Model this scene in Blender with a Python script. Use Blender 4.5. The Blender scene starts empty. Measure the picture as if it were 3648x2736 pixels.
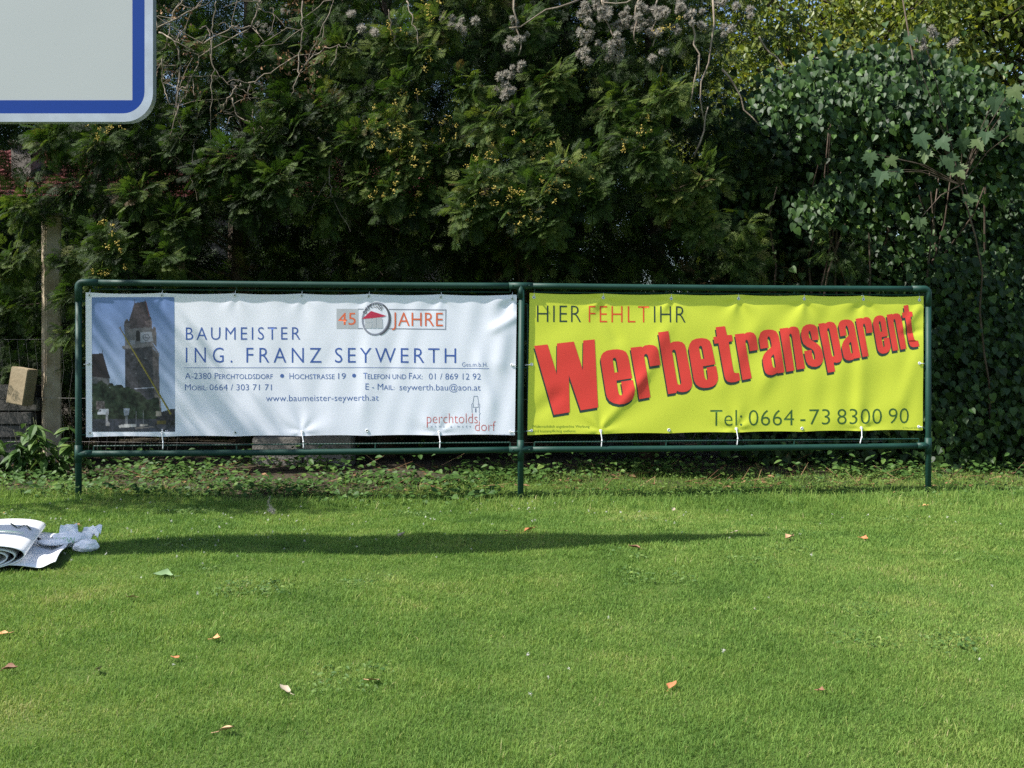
import bpy, bmesh, math, random
import numpy as np
from mathutils import Vector, Matrix
from mathutils.geometry import tessellate_polygon

S = bpy.context.scene
COL = S.collection
R = math.radians
rng = np.random.default_rng(7)
random.seed(7)

# ------------------------------------------------------------------ camera
CAMZ = 0.96
LENS = 35.0
FS = 3648 * LENS / 36.0          # focal length in photo pixels
HX, HY = 1824.0, 1279.8          # principal column, horizon row (photo pixels)
cam_d = bpy.data.cameras.new('camera')
cam = bpy.data.objects.new('camera', cam_d)
COL.objects.link(cam)
cam.location = (0, 0, CAMZ)
cam.rotation_euler = (R(90), 0, 0)
cam_d.sensor_width = 36.0
cam_d.lens = LENS
cam_d.shift_y = -(1368 - HY) / 3648.0
cam_d.clip_end = 500
S.camera = cam

# ------------------------------------------------------------------ sky, sun, exposure
SUN_EL = 52.0                    # degrees above the horizon
SUN_TH = 19.0                    # light travels along (cos, sin) of this angle in the ground plane
w = bpy.data.worlds.new('World')
S.world = w
w.use_nodes = True
nt = w.node_tree
bg = nt.nodes['Background']
sky = nt.nodes.new('ShaderNodeTexSky')
sky.sky_type = 'NISHITA'
sky.sun_disc = False
sky.sun_elevation = R(SUN_EL)
# the sun stands in direction (-cos, -sin); Nishita rotation 0 = +Y, positive turns toward +X
sky.sun_rotation = math.atan2(-math.cos(R(SUN_TH)), -math.sin(R(SUN_TH)))
sky.air_density = 1.0
sky.dust_density = 1.2
nt.links.new(sky.outputs[0], bg.inputs[0])
bg.inputs[1].default_value = 0.115
sd = bpy.data.lights.new('sun', 'SUN')
sd.energy = 5.0
sd.angle = R(0.55)
sd.color = (1.0, 0.965, 0.91)
sun = bpy.data.objects.new('sun', sd)
COL.objects.link(sun)
ldir = Vector((math.cos(R(SUN_TH)) * math.cos(R(SUN_EL)), math.sin(R(SUN_TH)) * math.cos(R(SUN_EL)), -math.sin(R(SUN_EL))))
sun.rotation_euler = ldir.to_track_quat('-Z', 'Y').to_euler()
sun.location = (-6, -2, 8)
S.view_settings.view_transform = 'Standard'
S.view_settings.look = 'None'
S.view_settings.gamma = 1.0
S.view_settings.exposure = 0.95
S.render.engine = 'CYCLES'
S.cycles.max_bounces = 6
S.cycles.diffuse_bounces = 3
S.cycles.glossy_bounces = 2
S.cycles.transmission_bounces = 3
S.cycles.transparent_max_bounces = 8
S.cycles.caustics_reflective = False
S.cycles.caustics_refractive = False
S.cycles.use_denoising = False

# ------------------------------------------------------------------ helpers
def P(sx, sy, Y):
    """photo pixel + distance -> point"""
    return np.array(((sx - HX) * Y / FS, Y, CAMZ - (sy - HY) * Y / FS))

def ss(a, b, x):
    t = np.clip((x - a) / (b - a), 0, 1)
    return t * t * (3 - 2 * t)

def gz(x, y):
    """height of the ground"""
    x = np.asarray(x, float); y = np.asarray(y, float)
    a = -0.052 * ss(-3.0, -0.2, x) * ss(5.0, 6.8, y)
    b = 0.06 * ss(7.9, 9.2, y)
    c = 0.008 * np.sin(x * 1.7 + 0.4) * np.sin(y * 1.3) + 0.005 * np.sin(x * 3.9 + y * 2.7)
    return a + b + c

def G(sx, sy):
    """photo pixel on the ground -> point"""
    Y = 5.0
    for _ in range(12):
        X = (sx - HX) * Y / FS
        Y = 0.5 * Y + 0.5 * (CAMZ - float(gz(X, Y))) * FS / (sy - HY)
    X = (sx - HX) * Y / FS
    return np.array((X, Y, float(gz(X, Y))))

def put(name, me, mats, parent=None):
    o = bpy.data.objects.new(name, me)
    COL.objects.link(o)
    if mats is not None:
        for m in (mats if isinstance(mats, (list, tuple)) else [mats]):
            me.materials.append(m)
    if parent is not None:
        o.parent = parent
    return o

def tag(o, label, cat, group=None, kind=None):
    if label: o['label'] = label
    if label and not kind: kind = 'thing'
    if cat: o['category'] = cat
    if group: o['group'] = group
    if kind: o['kind'] = kind
    return o

def thing(name, label, cat, loc=(0, 0, 0), group=None):
    o = bpy.data.objects.new(name, None)
    COL.objects.link(o)
    o.empty_display_size = 0.1
    return tag(o, label, cat, group)

def mesh(name, V, F, tint=None, smooth=False, mat_idx=None):
    """V n*3; F = list of index arrays (k*3 or k*4)"""
    V = np.asarray(V, np.float32)
    me = bpy.data.meshes.new(name)
    F = [np.asarray(f, np.int32) for f in F if len(f)]
    tot = sum(len(f) for f in F)
    me.vertices.add(len(V)); me.vertices.foreach_set('co', V.ravel())
    loops = np.concatenate([f.ravel() for f in F])
    me.loops.add(len(loops)); me.loops.foreach_set('vertex_index', loops)
    cnt = np.concatenate([np.full(len(f), f.shape[1], np.int32) for f in F])
    me.polygons.add(tot)
    me.polygons.foreach_set('loop_start', np.concatenate(([0], np.cumsum(cnt)[:-1])).astype(np.int32))
    if mat_idx is not None:
        me.polygons.foreach_set('material_index', np.asarray(mat_idx, np.int32))
    me.update(calc_edges=True)
    me.polygons.foreach_set('use_smooth', np.full(tot, bool(smooth)))
    if tint is not None:
        a = me.attributes.new('tint', 'FLOAT', 'POINT')
        a.data.foreach_set('value', np.asarray(tint, np.float32))
    return me

class Acc:
    """collects pieces into one mesh"""
    def __init__(s): s.V = []; s.F = {3: [], 4: []}; s.T = []; s.n = 0
    def add(s, V, F, tint=0.5):
        V = np.asarray(V, float)
        for f in F:
            f = np.asarray(f, int)
            if len(f): s.F[f.shape[1]].append(f + s.n)
        s.V.append(V); s.n += len(V)
        s.T.append(np.broadcast_to(np.asarray(tint, float), (len(V),)))
    def done(s, name, smooth=False):
        F = [np.concatenate(s.F[k]) for k in (3, 4) if s.F[k]]
        return mesh(name, np.concatenate(s.V), F, np.concatenate(s.T), smooth)
    def scatter(s, tv, tf, M, L, tint):
        """place template (tv verts, tf face arrays) with n matrices M (n*3*3) at L (n*3)"""
        n, m = len(L), len(tv)
        V = np.einsum('nij,mj->nmi', M, tv) + L[:, None, :]
        off = (np.arange(n) * m)[:, None, None]
        s.add(V.reshape(-1, 3), [(f[None] + off).reshape(-1, f.shape[1]) for f in tf], np.repeat(tint, m))

def norm(a):
    return a / (np.linalg.norm(a, axis=-1, keepdims=True) + 1e-9)

def basis(d, n, sc=1.0):
    """matrices whose y axis is d and whose z axis is close to n"""
    y = norm(d); x = norm(np.cross(y, n)); z = np.cross(x, y)
    M = np.stack((x, y, z), axis=2)
    return M * np.asarray(sc, float).reshape(-1, 1, 1)

def tube(pts, rad, seg=8, caps=True):
    pts = np.asarray(pts, float); n = len(pts)
    rad = np.broadcast_to(np.asarray(rad, float), (n,))
    t = norm(np.gradient(pts, axis=0))
    ref = np.array((0.31, 0.17, 0.93)) if abs(t[0, 2]) < 0.8 else np.array((0.9, 0.35, 0.1))
    V = []
    u = norm(np.cross(t[0], ref))
    for i in range(n):
        u = norm(u - t[i] * np.dot(u, t[i])); v = np.cross(t[i], u)
        a = np.arange(seg) * 2 * math.pi / seg
        V.append(pts[i] + rad[i] * (np.cos(a)[:, None] * u + np.sin(a)[:, None] * v))
    V = np.concatenate(V)
    q = []
    for i in range(n - 1):
        for k in range(seg):
            k2 = (k + 1) % seg
            q.append((i * seg + k, i * seg + k2, (i + 1) * seg + k2, (i + 1) * seg + k))
    tr = []
    if caps:
        V = np.concatenate((V, pts[:1], pts[-1:])); a, b = n * seg, n * seg + 1
        for k in range(seg):
            k2 = (k + 1) % seg
            tr.append((a, k2, k)); tr.append((b, (n - 1) * seg + k, (n - 1) * seg + k2))
    return V, [np.array(q), np.array(tr, int).reshape(-1, 3)]

def tube_mesh(name, parts, smooth=True):
    a = Acc()
    for p in parts:
        a.add(*tube(*p))
    return a.done(name, smooth)

def boxes_mesh(name, bxs, bevel=0.004):
    bm = bmesh.new()
    for (c, s, rot) in bxs:
        m = Matrix.Translation(Vector(c)) @ rot.to_4x4() @ Matrix.Diagonal((s[0], s[1], s[2], 1))
        bmesh.ops.create_cube(bm, size=1, matrix=m)
    if bevel:
        bmesh.ops.bevel(bm, geom=bm.edges[:], offset=bevel, segments=2, affect='EDGES', clamp_overlap=True)
    me = bpy.data.meshes.new(name); bm.to_mesh(me); bm.free()
    return me

# ------------------------------------------------------------------ materials
def mat(name, col, rough=0.5, spec=0.5, metal=0.0, noise=None, bump=None):
    m = bpy.data.materials.new(name); m.use_nodes = True
    n = m.node_tree.nodes; l = m.node_tree.links; b = n['Principled BSDF']
    b.inputs['Base Color'].default_value = (*col, 1); b.inputs['Roughness'].default_value = rough
    b.inputs['Metallic'].default_value = metal; b.inputs['Specular IOR Level'].default_value = spec
    if noise or bump:
        tc = n.new('ShaderNodeTexCoord')
    if noise:
        sc, amt, col2 = noise
        t = n.new('ShaderNodeTexNoise'); t.inputs['Scale'].default_value = sc; t.inputs['Detail'].default_value = 6
        l.new(tc.outputs['Object'], t.inputs['Vector'])
        r = n.new('ShaderNodeValToRGB'); r.color_ramp.elements[0].position = 0.5 - amt; r.color_ramp.elements[1].position = 0.5 + amt
        r.color_ramp.elements[0].color = (*col, 1); r.color_ramp.elements[1].color = (*col2, 1)
        l.new(t.outputs['Fac'], r.inputs['Fac']); l.new(r.outputs['Color'], b.inputs['Base Color'])
    if bump:
        sc, st = bump
        t = n.new('ShaderNodeTexNoise'); t.inputs['Scale'].default_value = sc; t.inputs['Detail'].default_value = 5
        l.new(tc.outputs['Object'], t.inputs['Vector'])
        bp = n.new('ShaderNodeBump'); bp.inputs['Strength'].default_value = st; bp.inputs['Distance'].default_value = 0.01
        l.new(t.outputs['Fac'], bp.inputs['Height']); l.new(bp.outputs['Normal'], b.inputs['Normal'])
    return m

def leaf_mat(name, stops, rough=0.5, spec=0.4, trans=0.25, tcol=None, patch=None):
    """stops: list of (pos, colour) driven by the per-leaf 'tint'; patch = (scale, amount, offset) shifts tint by world noise"""
    m = bpy.data.materials.new(name); m.use_nodes = True
    n = m.node_tree.nodes; l = m.node_tree.links; b = n['Principled BSDF']; out = n['Material Output']
    at = n.new('ShaderNodeAttribute'); at.attribute_name = 'tint'
    fac = at.outputs['Fac']
    if patch:
        for (sc, amt) in patch:
            ge = n.new('ShaderNodeNewGeometry')
            t = n.new('ShaderNodeTexNoise'); t.inputs['Scale'].default_value = sc; t.inputs['Detail'].default_value = 3
            l.new(ge.outputs['Position'], t.inputs['Vector'])
            ma = n.new('ShaderNodeMath'); ma.operation = 'MULTIPLY_ADD'
            ma.inputs[1].default_value = amt; l.new(t.outputs['Fac'], ma.inputs[0])
            sub = n.new('ShaderNodeMath'); sub.operation = 'SUBTRACT'; sub.inputs[1].default_value = amt * 0.5
            l.new(fac, sub.inputs[0]); l.new(sub.outputs[0], ma.inputs[2]); fac = ma.outputs[0]
    r = n.new('ShaderNodeValToRGB')
    els = r.color_ramp.elements
    while len(els) < len(stops): els.new(0.5)
    for e, (p, c) in zip(els, stops):
        e.position = p; e.color = (*c, 1)
    l.new(fac, r.inputs['Fac']); l.new(r.outputs['Color'], b.inputs['Base Color'])
    b.inputs['Roughness'].default_value = rough; b.inputs['Specular IOR Level'].default_value = spec
    if trans > 0:
        tr = n.new('ShaderNodeBsdfTranslucent'); mx = n.new('ShaderNodeMixShader'); mx.inputs[0].default_value = trans
        if tcol:
            mc = n.new('ShaderNodeMix'); mc.data_type = 'RGBA'; mc.blend_type = 'MULTIPLY'; mc.inputs[0].default_value = 1
            l.new(r.outputs['Color'], mc.inputs[6]); mc.inputs[7].default_value = (*tcol, 1); l.new(mc.outputs[2], tr.inputs['Color'])
        else:
            l.new(r.outputs['Color'], tr.inputs['Color'])
        l.new(b.outputs[0], mx.inputs[1]); l.new(tr.outputs[0], mx.inputs[2]); l.new(mx.outputs[0], out.inputs[0])
    return m

M_green = mat('green_paint', (0.005, 0.036, 0.026), 0.55, 0.35, noise=(11, 0.18, (0.009, 0.046, 0.032)), bump=(90, 0.08))
M_white = mat('banner_white', (0.89, 0.89, 0.975), 0.45, 0.35)
M_yellow = mat('banner_yellow', (0.70, 0.74, 0.06), 0.45, 0.35)
M_blue = mat('print_blue', (0.065, 0.13, 0.42), 0.45, 0.35)
M_bluet = mat('print_blue_thin', (0.09, 0.16, 0.42), 0.45, 0.35)
M_orange = mat('print_orange', (0.80, 0.17, 0.07), 0.45, 0.35)
M_redp = mat('print_red', (0.82, 0.062, 0.045), 0.45, 0.35)
M_redt = mat('print_red_thin', (0.80, 0.10, 0.03), 0.45, 0.35)
M_salmon = mat('print_salmon', (0.66, 0.13, 0.11), 0.45, 0.35)
M_dark = mat('print_dark', (0.03, 0.055, 0.045), 0.45, 0.35)
M_olive = mat('print_dark_green', (0.055, 0.13, 0.035), 0.45, 0.35)
M_oliv2 = mat('print_fine_green', (0.16, 0.26, 0.03), 0.45, 0.35)
M_grey = mat('print_grey', (0.28, 0.29, 0.36), 0.45, 0.35)
M_greyl = mat('print_light_grey', (0.52, 0.53, 0.56), 0.45, 0.35)
M_greyd = mat('print_dark_grey', (0.10, 0.10, 0.12), 0.45, 0.35)
M_crim = mat('print_crimson', (0.55, 0.035, 0.08), 0.45, 0.35)
M_slate = mat('print_slate', (0.16, 0.2, 0.33), 0.45, 0.35)
M_eye = mat('eyelet_metal', (0.75, 0.76, 0.78), 0.3, 0.5, 0.6)
M_eyewh = mat('eyelet_white', (0.78, 0.80, 0.80), 0.4, 0.5)
M_hole = mat('eyelet_hole', (0.006, 0.008, 0.008), 0.6, 0.2)
M_tie = mat('tie_plastic', (0.78, 0.78, 0.80), 0.35, 0.5)
M_bark = mat('bark_brown', (0.05, 0.034, 0.024), 0.85, 0.2, noise=(14, 0.2, (0.11, 0.085, 0.065)), bump=(40, 0.6))
M_barkp = mat('stem_pale', (0.13, 0.10, 0.075), 0.8, 0.2, noise=(9, 0.2, (0.27, 0.225, 0.17)), bump=(60, 0.5))

# ------------------------------------------------------------------ banners: plane, folds, printing
PY0, PYK = 7.17, 0.105           # frame plane Y = PY0 + PYK * X
NRM = norm(np.array((PYK, -1.0, 0.0)))

def plane_pts(p):
    """photo pixels (n*2) -> points on the frame plane"""
    p = np.asarray(p, float)
    a = (p[:, 0] - HX) / FS
    Y = PY0 / (1 - PYK * a)
    return np.stack((a * Y, Y, CAMZ - (p[:, 1] - HY) / FS * Y), axis=1)

TIES_W = [(578, 1542.5), (1076, 1539), (1564, 1540)]
TIES_Y = [(2140, 1535), (2623, 1528), (3068, 1524.5)]
TOP_W = [(319, 1051.5), (577, 1051.5), (837, 1052), (1075, 1053.6), (1314, 1055), (1571, 1058), (1825, 1064)]
BOT_W = [(321.5, 1543), (578, 1542.5), (838.5, 1541), (1076, 1539), (1307.5, 1534), (1564, 1540), (1818.7, 1538)]
SIDE_W = [(318, 1296.5), (1824, 1300.5)]
TOP_Y = [(1902, 1059), (2149, 1061), (2391, 1063.6), (2631, 1064), (2865, 1065), (3076, 1066), (3275, 1069)]
BOT_Y = [(1893, 1534), (2140, 1535), (2383, 1532), (2623, 1528), (2857, 1526), (3068, 1524.5), (3272.6, 1520)]
SIDE_Y = [(1894, 1298.5), (3274.6, 1294)]
PXM = 505.0                       # photo pixels per metre on the banner

def fan(x, y, c, amp, k, ph, rr, up=1):
    dx = (x - c[0]) / PXM; dy = (y - c[1]) / PXM
    r = np.sqrt(dx * dx + dy * dy) + 1e-6
    th = np.arctan2(dy, dx)
    return amp * np.cos(k * th + ph) * np.exp(-r / rr) * np.clip(r / 0.07, 0, 1)

def ridge(x, y, p0, p1, wd, amp):
    """a soft fold along the segment p0-p1 (photo pixels), fading at its ends"""
    p0 = np.array(p0, float); p1 = np.array(p1, float); d = p1 - p0; L = np.hypot(*d); d /= L
    s = ((x - p0[0]) * d[0] + (y - p0[1]) * d[1]) / L
    t = (x - p0[0]) * -d[1] + (y - p0[1]) * d[0]
    env = np.exp(-np.clip(np.abs(s - 0.5) - 0.25, 0, None) ** 2 / 0.05)
    return amp * env * np.exp(-(t / wd) ** 2)

def wav(x, y, seed, n, l0, l1, ang, spread):
    g = np.random.default_rng(seed); o = 0
    for i in range(n):
        a = R(ang + g.uniform(-spread, spread)); lam = g.uniform(l0, l1)
        o = o + np.sin((x * math.cos(a) + y * math.sin(a)) * 2 * math.pi / (lam * PXM) + g.uniform(0, 6.28)) * lam
    return o / n / ((l0 + l1) / 2)

def fold_w(x, y):
    d = 0.0020 * wav(x, y, 3, 5, 0.22, 0.5, 10, 25)
    d = d + 0.0018 * wav(x, y, 4, 4, 0.12, 0.22, 5, 14) * ss(900, 1500, x)
    for i, c in enumerate(TIES_W):
        d = d + fan(x, y, c, 0.0030, 6, 1.2 * i, 0.15)
    for i, c in enumerate(TOP_W[1:6]):
        d = d + fan(x, y, c, 0.0028, 5, 0.7 * i + 1.2, 0.10)
    d = d + ridge(x, y, (1086, 1530), (1000, 1230), 28, -0.0035) + ridge(x, y, (1090, 1530), (1180, 1230), 30, -0.003)
    d = d + ridge(x, y, (1745, 1180), (1850, 1120), 18, 0.007) + ridge(x, y, (1770, 1330), (1800, 1150), 30, 0.006)
    d = d + ridge(x, y, (1700, 1240), (1760, 1480), 22, 0.004) + fan(x, y, TOP_W[6], 0.008, 4, 0.4, 0.10)
    d = d + ridge(x, y, (1310, 1200), (1290, 1500), 24, 0.004) + ridge(x, y, (1560, 1180), (1590, 1450), 30, 0.0035)
    d = d + ridge(x, y, (820, 1120), (960, 1500), 30, 0.003) + ridge(x, y, (600, 1400), (820, 1540), 26, 0.003)
    return d

def fold_y(x, y):
    d = 0.0024 * wav(x, y, 13, 5, 0.25, 0.55, 60, 25)
    d = d + 0.0014 * wav(x, y, 14, 4, 0.11, 0.22, 0, 12) * ss(2600, 3100, x)
    for i, c in enumerate(TIES_Y):
        d = d + fan(x, y, c, 0.0034, 6, 1.9 * i + 0.4, 0.16)
    for i, c in enumerate(TOP_Y[1:6]):
        d = d + fan(x, y, c, 0.0044, 5, 1.1 * i + 0.5, 0.15)
    d = d + ridge(x, y, (2145, 1525), (2330, 1300), 18, 0.0045) + ridge(x, y, (2230, 1440), (2420, 1090), 28, 0.0045)
    d = d + ridge(x, y, (2210, 1240), (2140, 1080), 24, -0.005) + ridge(x, y, (1900, 1480), (2010, 1390), 28, -0.0045)
    d = d + ridge(x, y, (2560, 1400), (2720, 1120), 30, 0.004) + ridge(x, y, (2690, 1440), (2860, 1080), 28, 0.004)
    d = d + ridge(x, y, (2900, 1230), (2960, 1070), 28, -0.0045) + ridge(x, y, (3215, 1180), (3285, 1080), 16, 0.006)
    d = d + ridge(x, y, (3060, 1500), (3070, 1200), 24, 0.004) + ridge(x, y, (3210, 1190), (3290, 1175), 12, -0.004)
    d = d + ridge(x, y, (3200, 1480), (3270, 1240), 26, 0.005)
    return d

W_C = [(305, 1042), (1841, 1050), (1834, 1550.5), (306.5, 1557)]    # corners TL TR BR BL
Y_C = [(1887, 1043.5), (3290, 1055), (3287, 1533), (1879, 1550)]

def sheet_uv(C, u, v, top, bot):
    C = np.array(C, float)
    a = C[0] + (C[1] - C[0]) * u[:, None]; b = C[3] + (C[2] - C[3]) * u[:, None]
    p = a + (b - a) * v[:, None]
    # edges bow a little between the eyelets
    for pts, vv in ((top, 1 - v), (bot, v)):
        xs = np.array([q[0] for q in pts]); k = np.searchsorted(xs, p[:, 0]).clip(1, len(xs) - 1)
        t = np.clip((p[:, 0] - xs[k - 1]) / (xs[k] - xs[k - 1]), 0, 1)
        p[:, 1] += (4.0 if pts is top else 3.0) * (4 * t * (1 - t)) * vv ** 6 * (1 if pts is top else -1)
    return p

def drape(p, fold, off):
    p = np.asarray(p, float)
    return plane_pts(p) + NRM * (fold(p[:, 0], p[:, 1]) + off)[:, None]

def banner_sheet(name, C, top, bot, fold, m, parent, nx, ny):
    u, v = np.meshgrid(np.linspace(0, 1, nx + 1), np.linspace(0, 1, ny + 1))
    V = drape(sheet_uv(C, u.ravel(), v.ravel(), top, bot), fold, 0.0)
    i = np.arange(ny)[:, None] * (nx + 1) + np.arange(nx)[None]
    i = i.ravel()
    F = np.stack((i, i + nx + 1, i + nx + 2, i + 1), axis=1)
    return put(name, mesh(name, V, [F], smooth=True), m, parent)

def cut_grid(V2, faces, step=7.0):
    """flat 2-D mesh -> cut along a grid so it can follow the folds"""
    bm = bmesh.new()
    vs = [bm.verts.new((p[0], p[1], 0)) for p in V2]
    for f in faces:
        try: bm.faces.new([vs[i] for i in f])
        except ValueError: pass
    V2 = np.asarray(V2)
    for ax in (0, 1):
        lo, hi = V2[:, ax].min(), V2[:, ax].max()
        c = math.ceil(lo / step) * step
        no = (1, 0, 0) if ax == 0 else (0, 1, 0)
        while c < hi:
            co = (c, 0, 0) if ax == 0 else (0, c, 0)
            bmesh.ops.bisect_plane(bm, geom=bm.verts[:] + bm.edges[:] + bm.faces[:], dist=1e-4, plane_co=co, plane_no=no)
            c += step
    bmesh.ops.triangulate(bm, faces=bm.faces[:])
    bm.verts.index_update()
    V = np.array([v.co[:2] for v in bm.verts]); F = np.array([[v.index for v in f.verts] for f in bm.faces])
    bm.free()
    return V, F

class Print:
    """collects flat artwork in photo pixels, then drapes it over a banner"""
    def __init__(s, fold): s.fold = fold; s.V = []; s.F = []; s.n = 0
    def tri(s, V2, F):
        V2, F = cut_grid(V2, F)
        s.V.append(V2); s.F.append(F + s.n); s.n += len(V2)
    def poly(s, loops):
        pts = [q for lp in loops for q in lp]
        F = tessellate_polygon([[Vector((q[0], q[1], 0)) for q in lp] for lp in loops])
        s.tri(pts, F)
    def line(s, pts, wd):
        pts = np.asarray(pts, float)
        for a, b in zip(pts[:-1], pts[1:]):
            d = norm(b - a); n = np.array((-d[1], d[0])) * wd / 2; e = d * wd * 0.3
            s.poly([[a - n - e, b - n + e, b + n + e, a + n - e]])
    def disc(s, c, rx, ry=None, n=20, ang=0):
        s.poly([ell(c, rx, ry or rx, n, ang)])
    def ring(s, c, rx, ry, wd, ang=0, n=36):
        s.poly([ell(c, rx, ry, n, ang), ell(c, rx - wd, ry - wd, n, ang)[::-1]])
    def text(s, body, x0, x1, yb0, yb1, h0, h1, track=1.0, thin=0.0, caps='E', sc=None):
        """body set between x0 and x1; baseline yb0->yb1; capital height h0->h1"""
        V, F = glyphs(body, track, thin, sc)
        cap = glyph_h(caps, thin)
        lo, hi = V[:, 0].min(), V[:, 0].max()
        t = (V[:, 0] - lo) / (hi - lo)
        q = np.stack((x0 + t * (x1 - x0), yb0 + t * (yb1 - yb0) - V[:, 1] / cap * (h0 + t * (h1 - h0))), axis=1)
        s.tri(q, F)
    def build(s, name, m, parent, off):
        V = drape(np.concatenate(s.V), s.fold, off)
        return put(name, mesh(name, V, [np.concatenate(s.F)], smooth=True), m, parent)

def ell(c, rx, ry, n, ang):
    a = np.arange(n) * 2 * math.pi / n
    x, y = rx * np.cos(a), ry * np.sin(a); ca, sa = math.cos(R(ang)), math.sin(R(ang))
    return [(c[0] + x[i] * ca - y[i] * sa, c[1] + x[i] * sa + y[i] * ca) for i in range(n)]

_gc = {}
def glyphs(body, track, thin, sc=None):
    k = (body, track, thin, sc)
    if k in _gc: return _gc[k]
    cu = bpy.data.curves.new('lettering', 'FONT'); cu.body = body
    cu.space_character = track; cu.offset = thin; cu.resolution_u = 3
    if sc:
        cu.small_caps_scale = 0.8
        for i, ch in enumerate(body):
            if sc == 'all' and ch.islower(): cu.body_format[i].use_small_caps = True
    ob = bpy.data.objects.new('lettering', cu); COL.objects.link(ob)
    dg = bpy.context.evaluated_depsgraph_get(); dg.update()
    me = bpy.data.meshes.new_from_object(ob.evaluated_get(dg))
    V = np.array([v.co[:2] for v in me.vertices]); F = [tuple(p.vertices) for p in me.polygons]
    bpy.data.objects.remove(ob); bpy.data.curves.remove(cu); bpy.data.meshes.remove(me)
    _gc[k] = (V, F)
    return V, F

def glyph_h(ch, thin):
    V, F = glyphs(ch, 1.0, thin)
    return V[:, 1].max()

# ------------------------------------------------------------------ ground
def build_ground():
    xs = np.unique(np.concatenate((np.linspace(-60, -8, 14), np.linspace(-8, 8, 129), np.linspace(8, 60, 14))))
    ys = np.unique(np.concatenate((np.linspace(-30, 1, 12), np.linspace(1, 12, 89), np.linspace(12, 120, 16))))
    X, Y = np.meshgrid(xs, ys)
    V = np.stack((X.ravel(), Y.ravel(), gz(X, Y).ravel()), axis=1)
    nx = len(xs); i = (np.arange(len(ys) - 1)[:, None] * nx + np.arange(nx - 1)[None]).ravel()
    F = np.stack((i, i + 1, i + nx + 1, i + nx), axis=1)
    m = bpy.data.materials.new('soil_and_turf'); m.use_nodes = True
    n = m.node_tree.nodes; l = m.node_tree.links; b = n['Principled BSDF']
    ge = n.new('ShaderNodeNewGeometry')
    t1 = n.new('ShaderNodeTexNoise'); t1.inputs['Scale'].default_value = 55; t1.inputs['Detail'].default_value = 6
    l.new(ge.outputs['Position'], t1.inputs['Vector'])
    turf = n.new('ShaderNodeValToRGB'); turf.color_ramp.elements[0].color = (0.045, 0.07, 0.018, 1); turf.color_ramp.elements[1].color = (0.09, 0.135, 0.030, 1)
    soil = n.new('ShaderNodeValToRGB'); soil.color_ramp.elements[0].position = 0.35; soil.color_ramp.elements[1].position = 0.7
    soil.color_ramp.elements[0].color = (0.028, 0.024, 0.016, 1); soil.color_ramp.elements[1].color = (0.085, 0.07, 0.048, 1)
    l.new(t1.outputs['Fac'], turf.inputs['Fac']); l.new(t1.outputs['Fac'], soil.inputs['Fac'])
    sx = n.new('ShaderNodeSeparateXYZ'); l.new(ge.outputs['Position'], sx.inputs[0])
    t2 = n.new('ShaderNodeTexNoise'); t2.inputs['Scale'].default_value = 1.8; l.new(ge.outputs['Position'], t2.inputs['Vector'])
    ma = n.new('ShaderNodeMath'); ma.operation = 'MULTIPLY_ADD'; ma.inputs[1].default_value = 1.2
    bx = n.new('ShaderNodeMapRange'); bx.inputs['From Min'].default_value = -0.3; bx.inputs['From Max'].default_value = -1.6; bx.inputs['To Max'].default_value = 0.9
    l.new(sx.outputs['X'], bx.inputs['Value']); ad = n.new('ShaderNodeMath'); l.new(sx.outputs['Y'], ad.inputs[0]); l.new(bx.outputs[0], ad.inputs[1])
    l.new(t2.outputs['Fac'], ma.inputs[0]); l.new(ad.outputs[0], ma.inputs[2])
    mr = n.new('ShaderNodeMapRange'); mr.inputs['From Min'].default_value = 8.2; mr.inputs['From Max'].default_value = 8.9
    l.new(ma.outputs[0], mr.inputs['Value'])
    mx = n.new('ShaderNodeMix'); mx.data_type = 'RGBA'; l.new(mr.outputs[0], mx.inputs[0])
    l.new(turf.outputs[0], mx.inputs[6]); l.new(soil.outputs[0], mx.inputs[7]); l.new(mx.outputs[2], b.inputs['Base Color'])
    b.inputs['Roughness'].default_value = 0.95; b.inputs['Specular IOR Level'].default_value = 0.1
    tag(put('ground', mesh('ground', V, [F], smooth=True), m), None, None, kind='structure')

build_ground()

# ------------------------------------------------------------------ green pipe frame
def fy(x): return PY0 + PYK * x
HT, HB, RP, RF = 1.489, 0.309, 0.0218, 0.0252
XL, XM, XR = -2.985, 0.062, 3.135
FD = norm(np.array((1.0, PYK, 0)))          # along the frame
def fp(x, z, out=0.0): return np.array((x, fy(x), z)) + NRM * out

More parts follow.
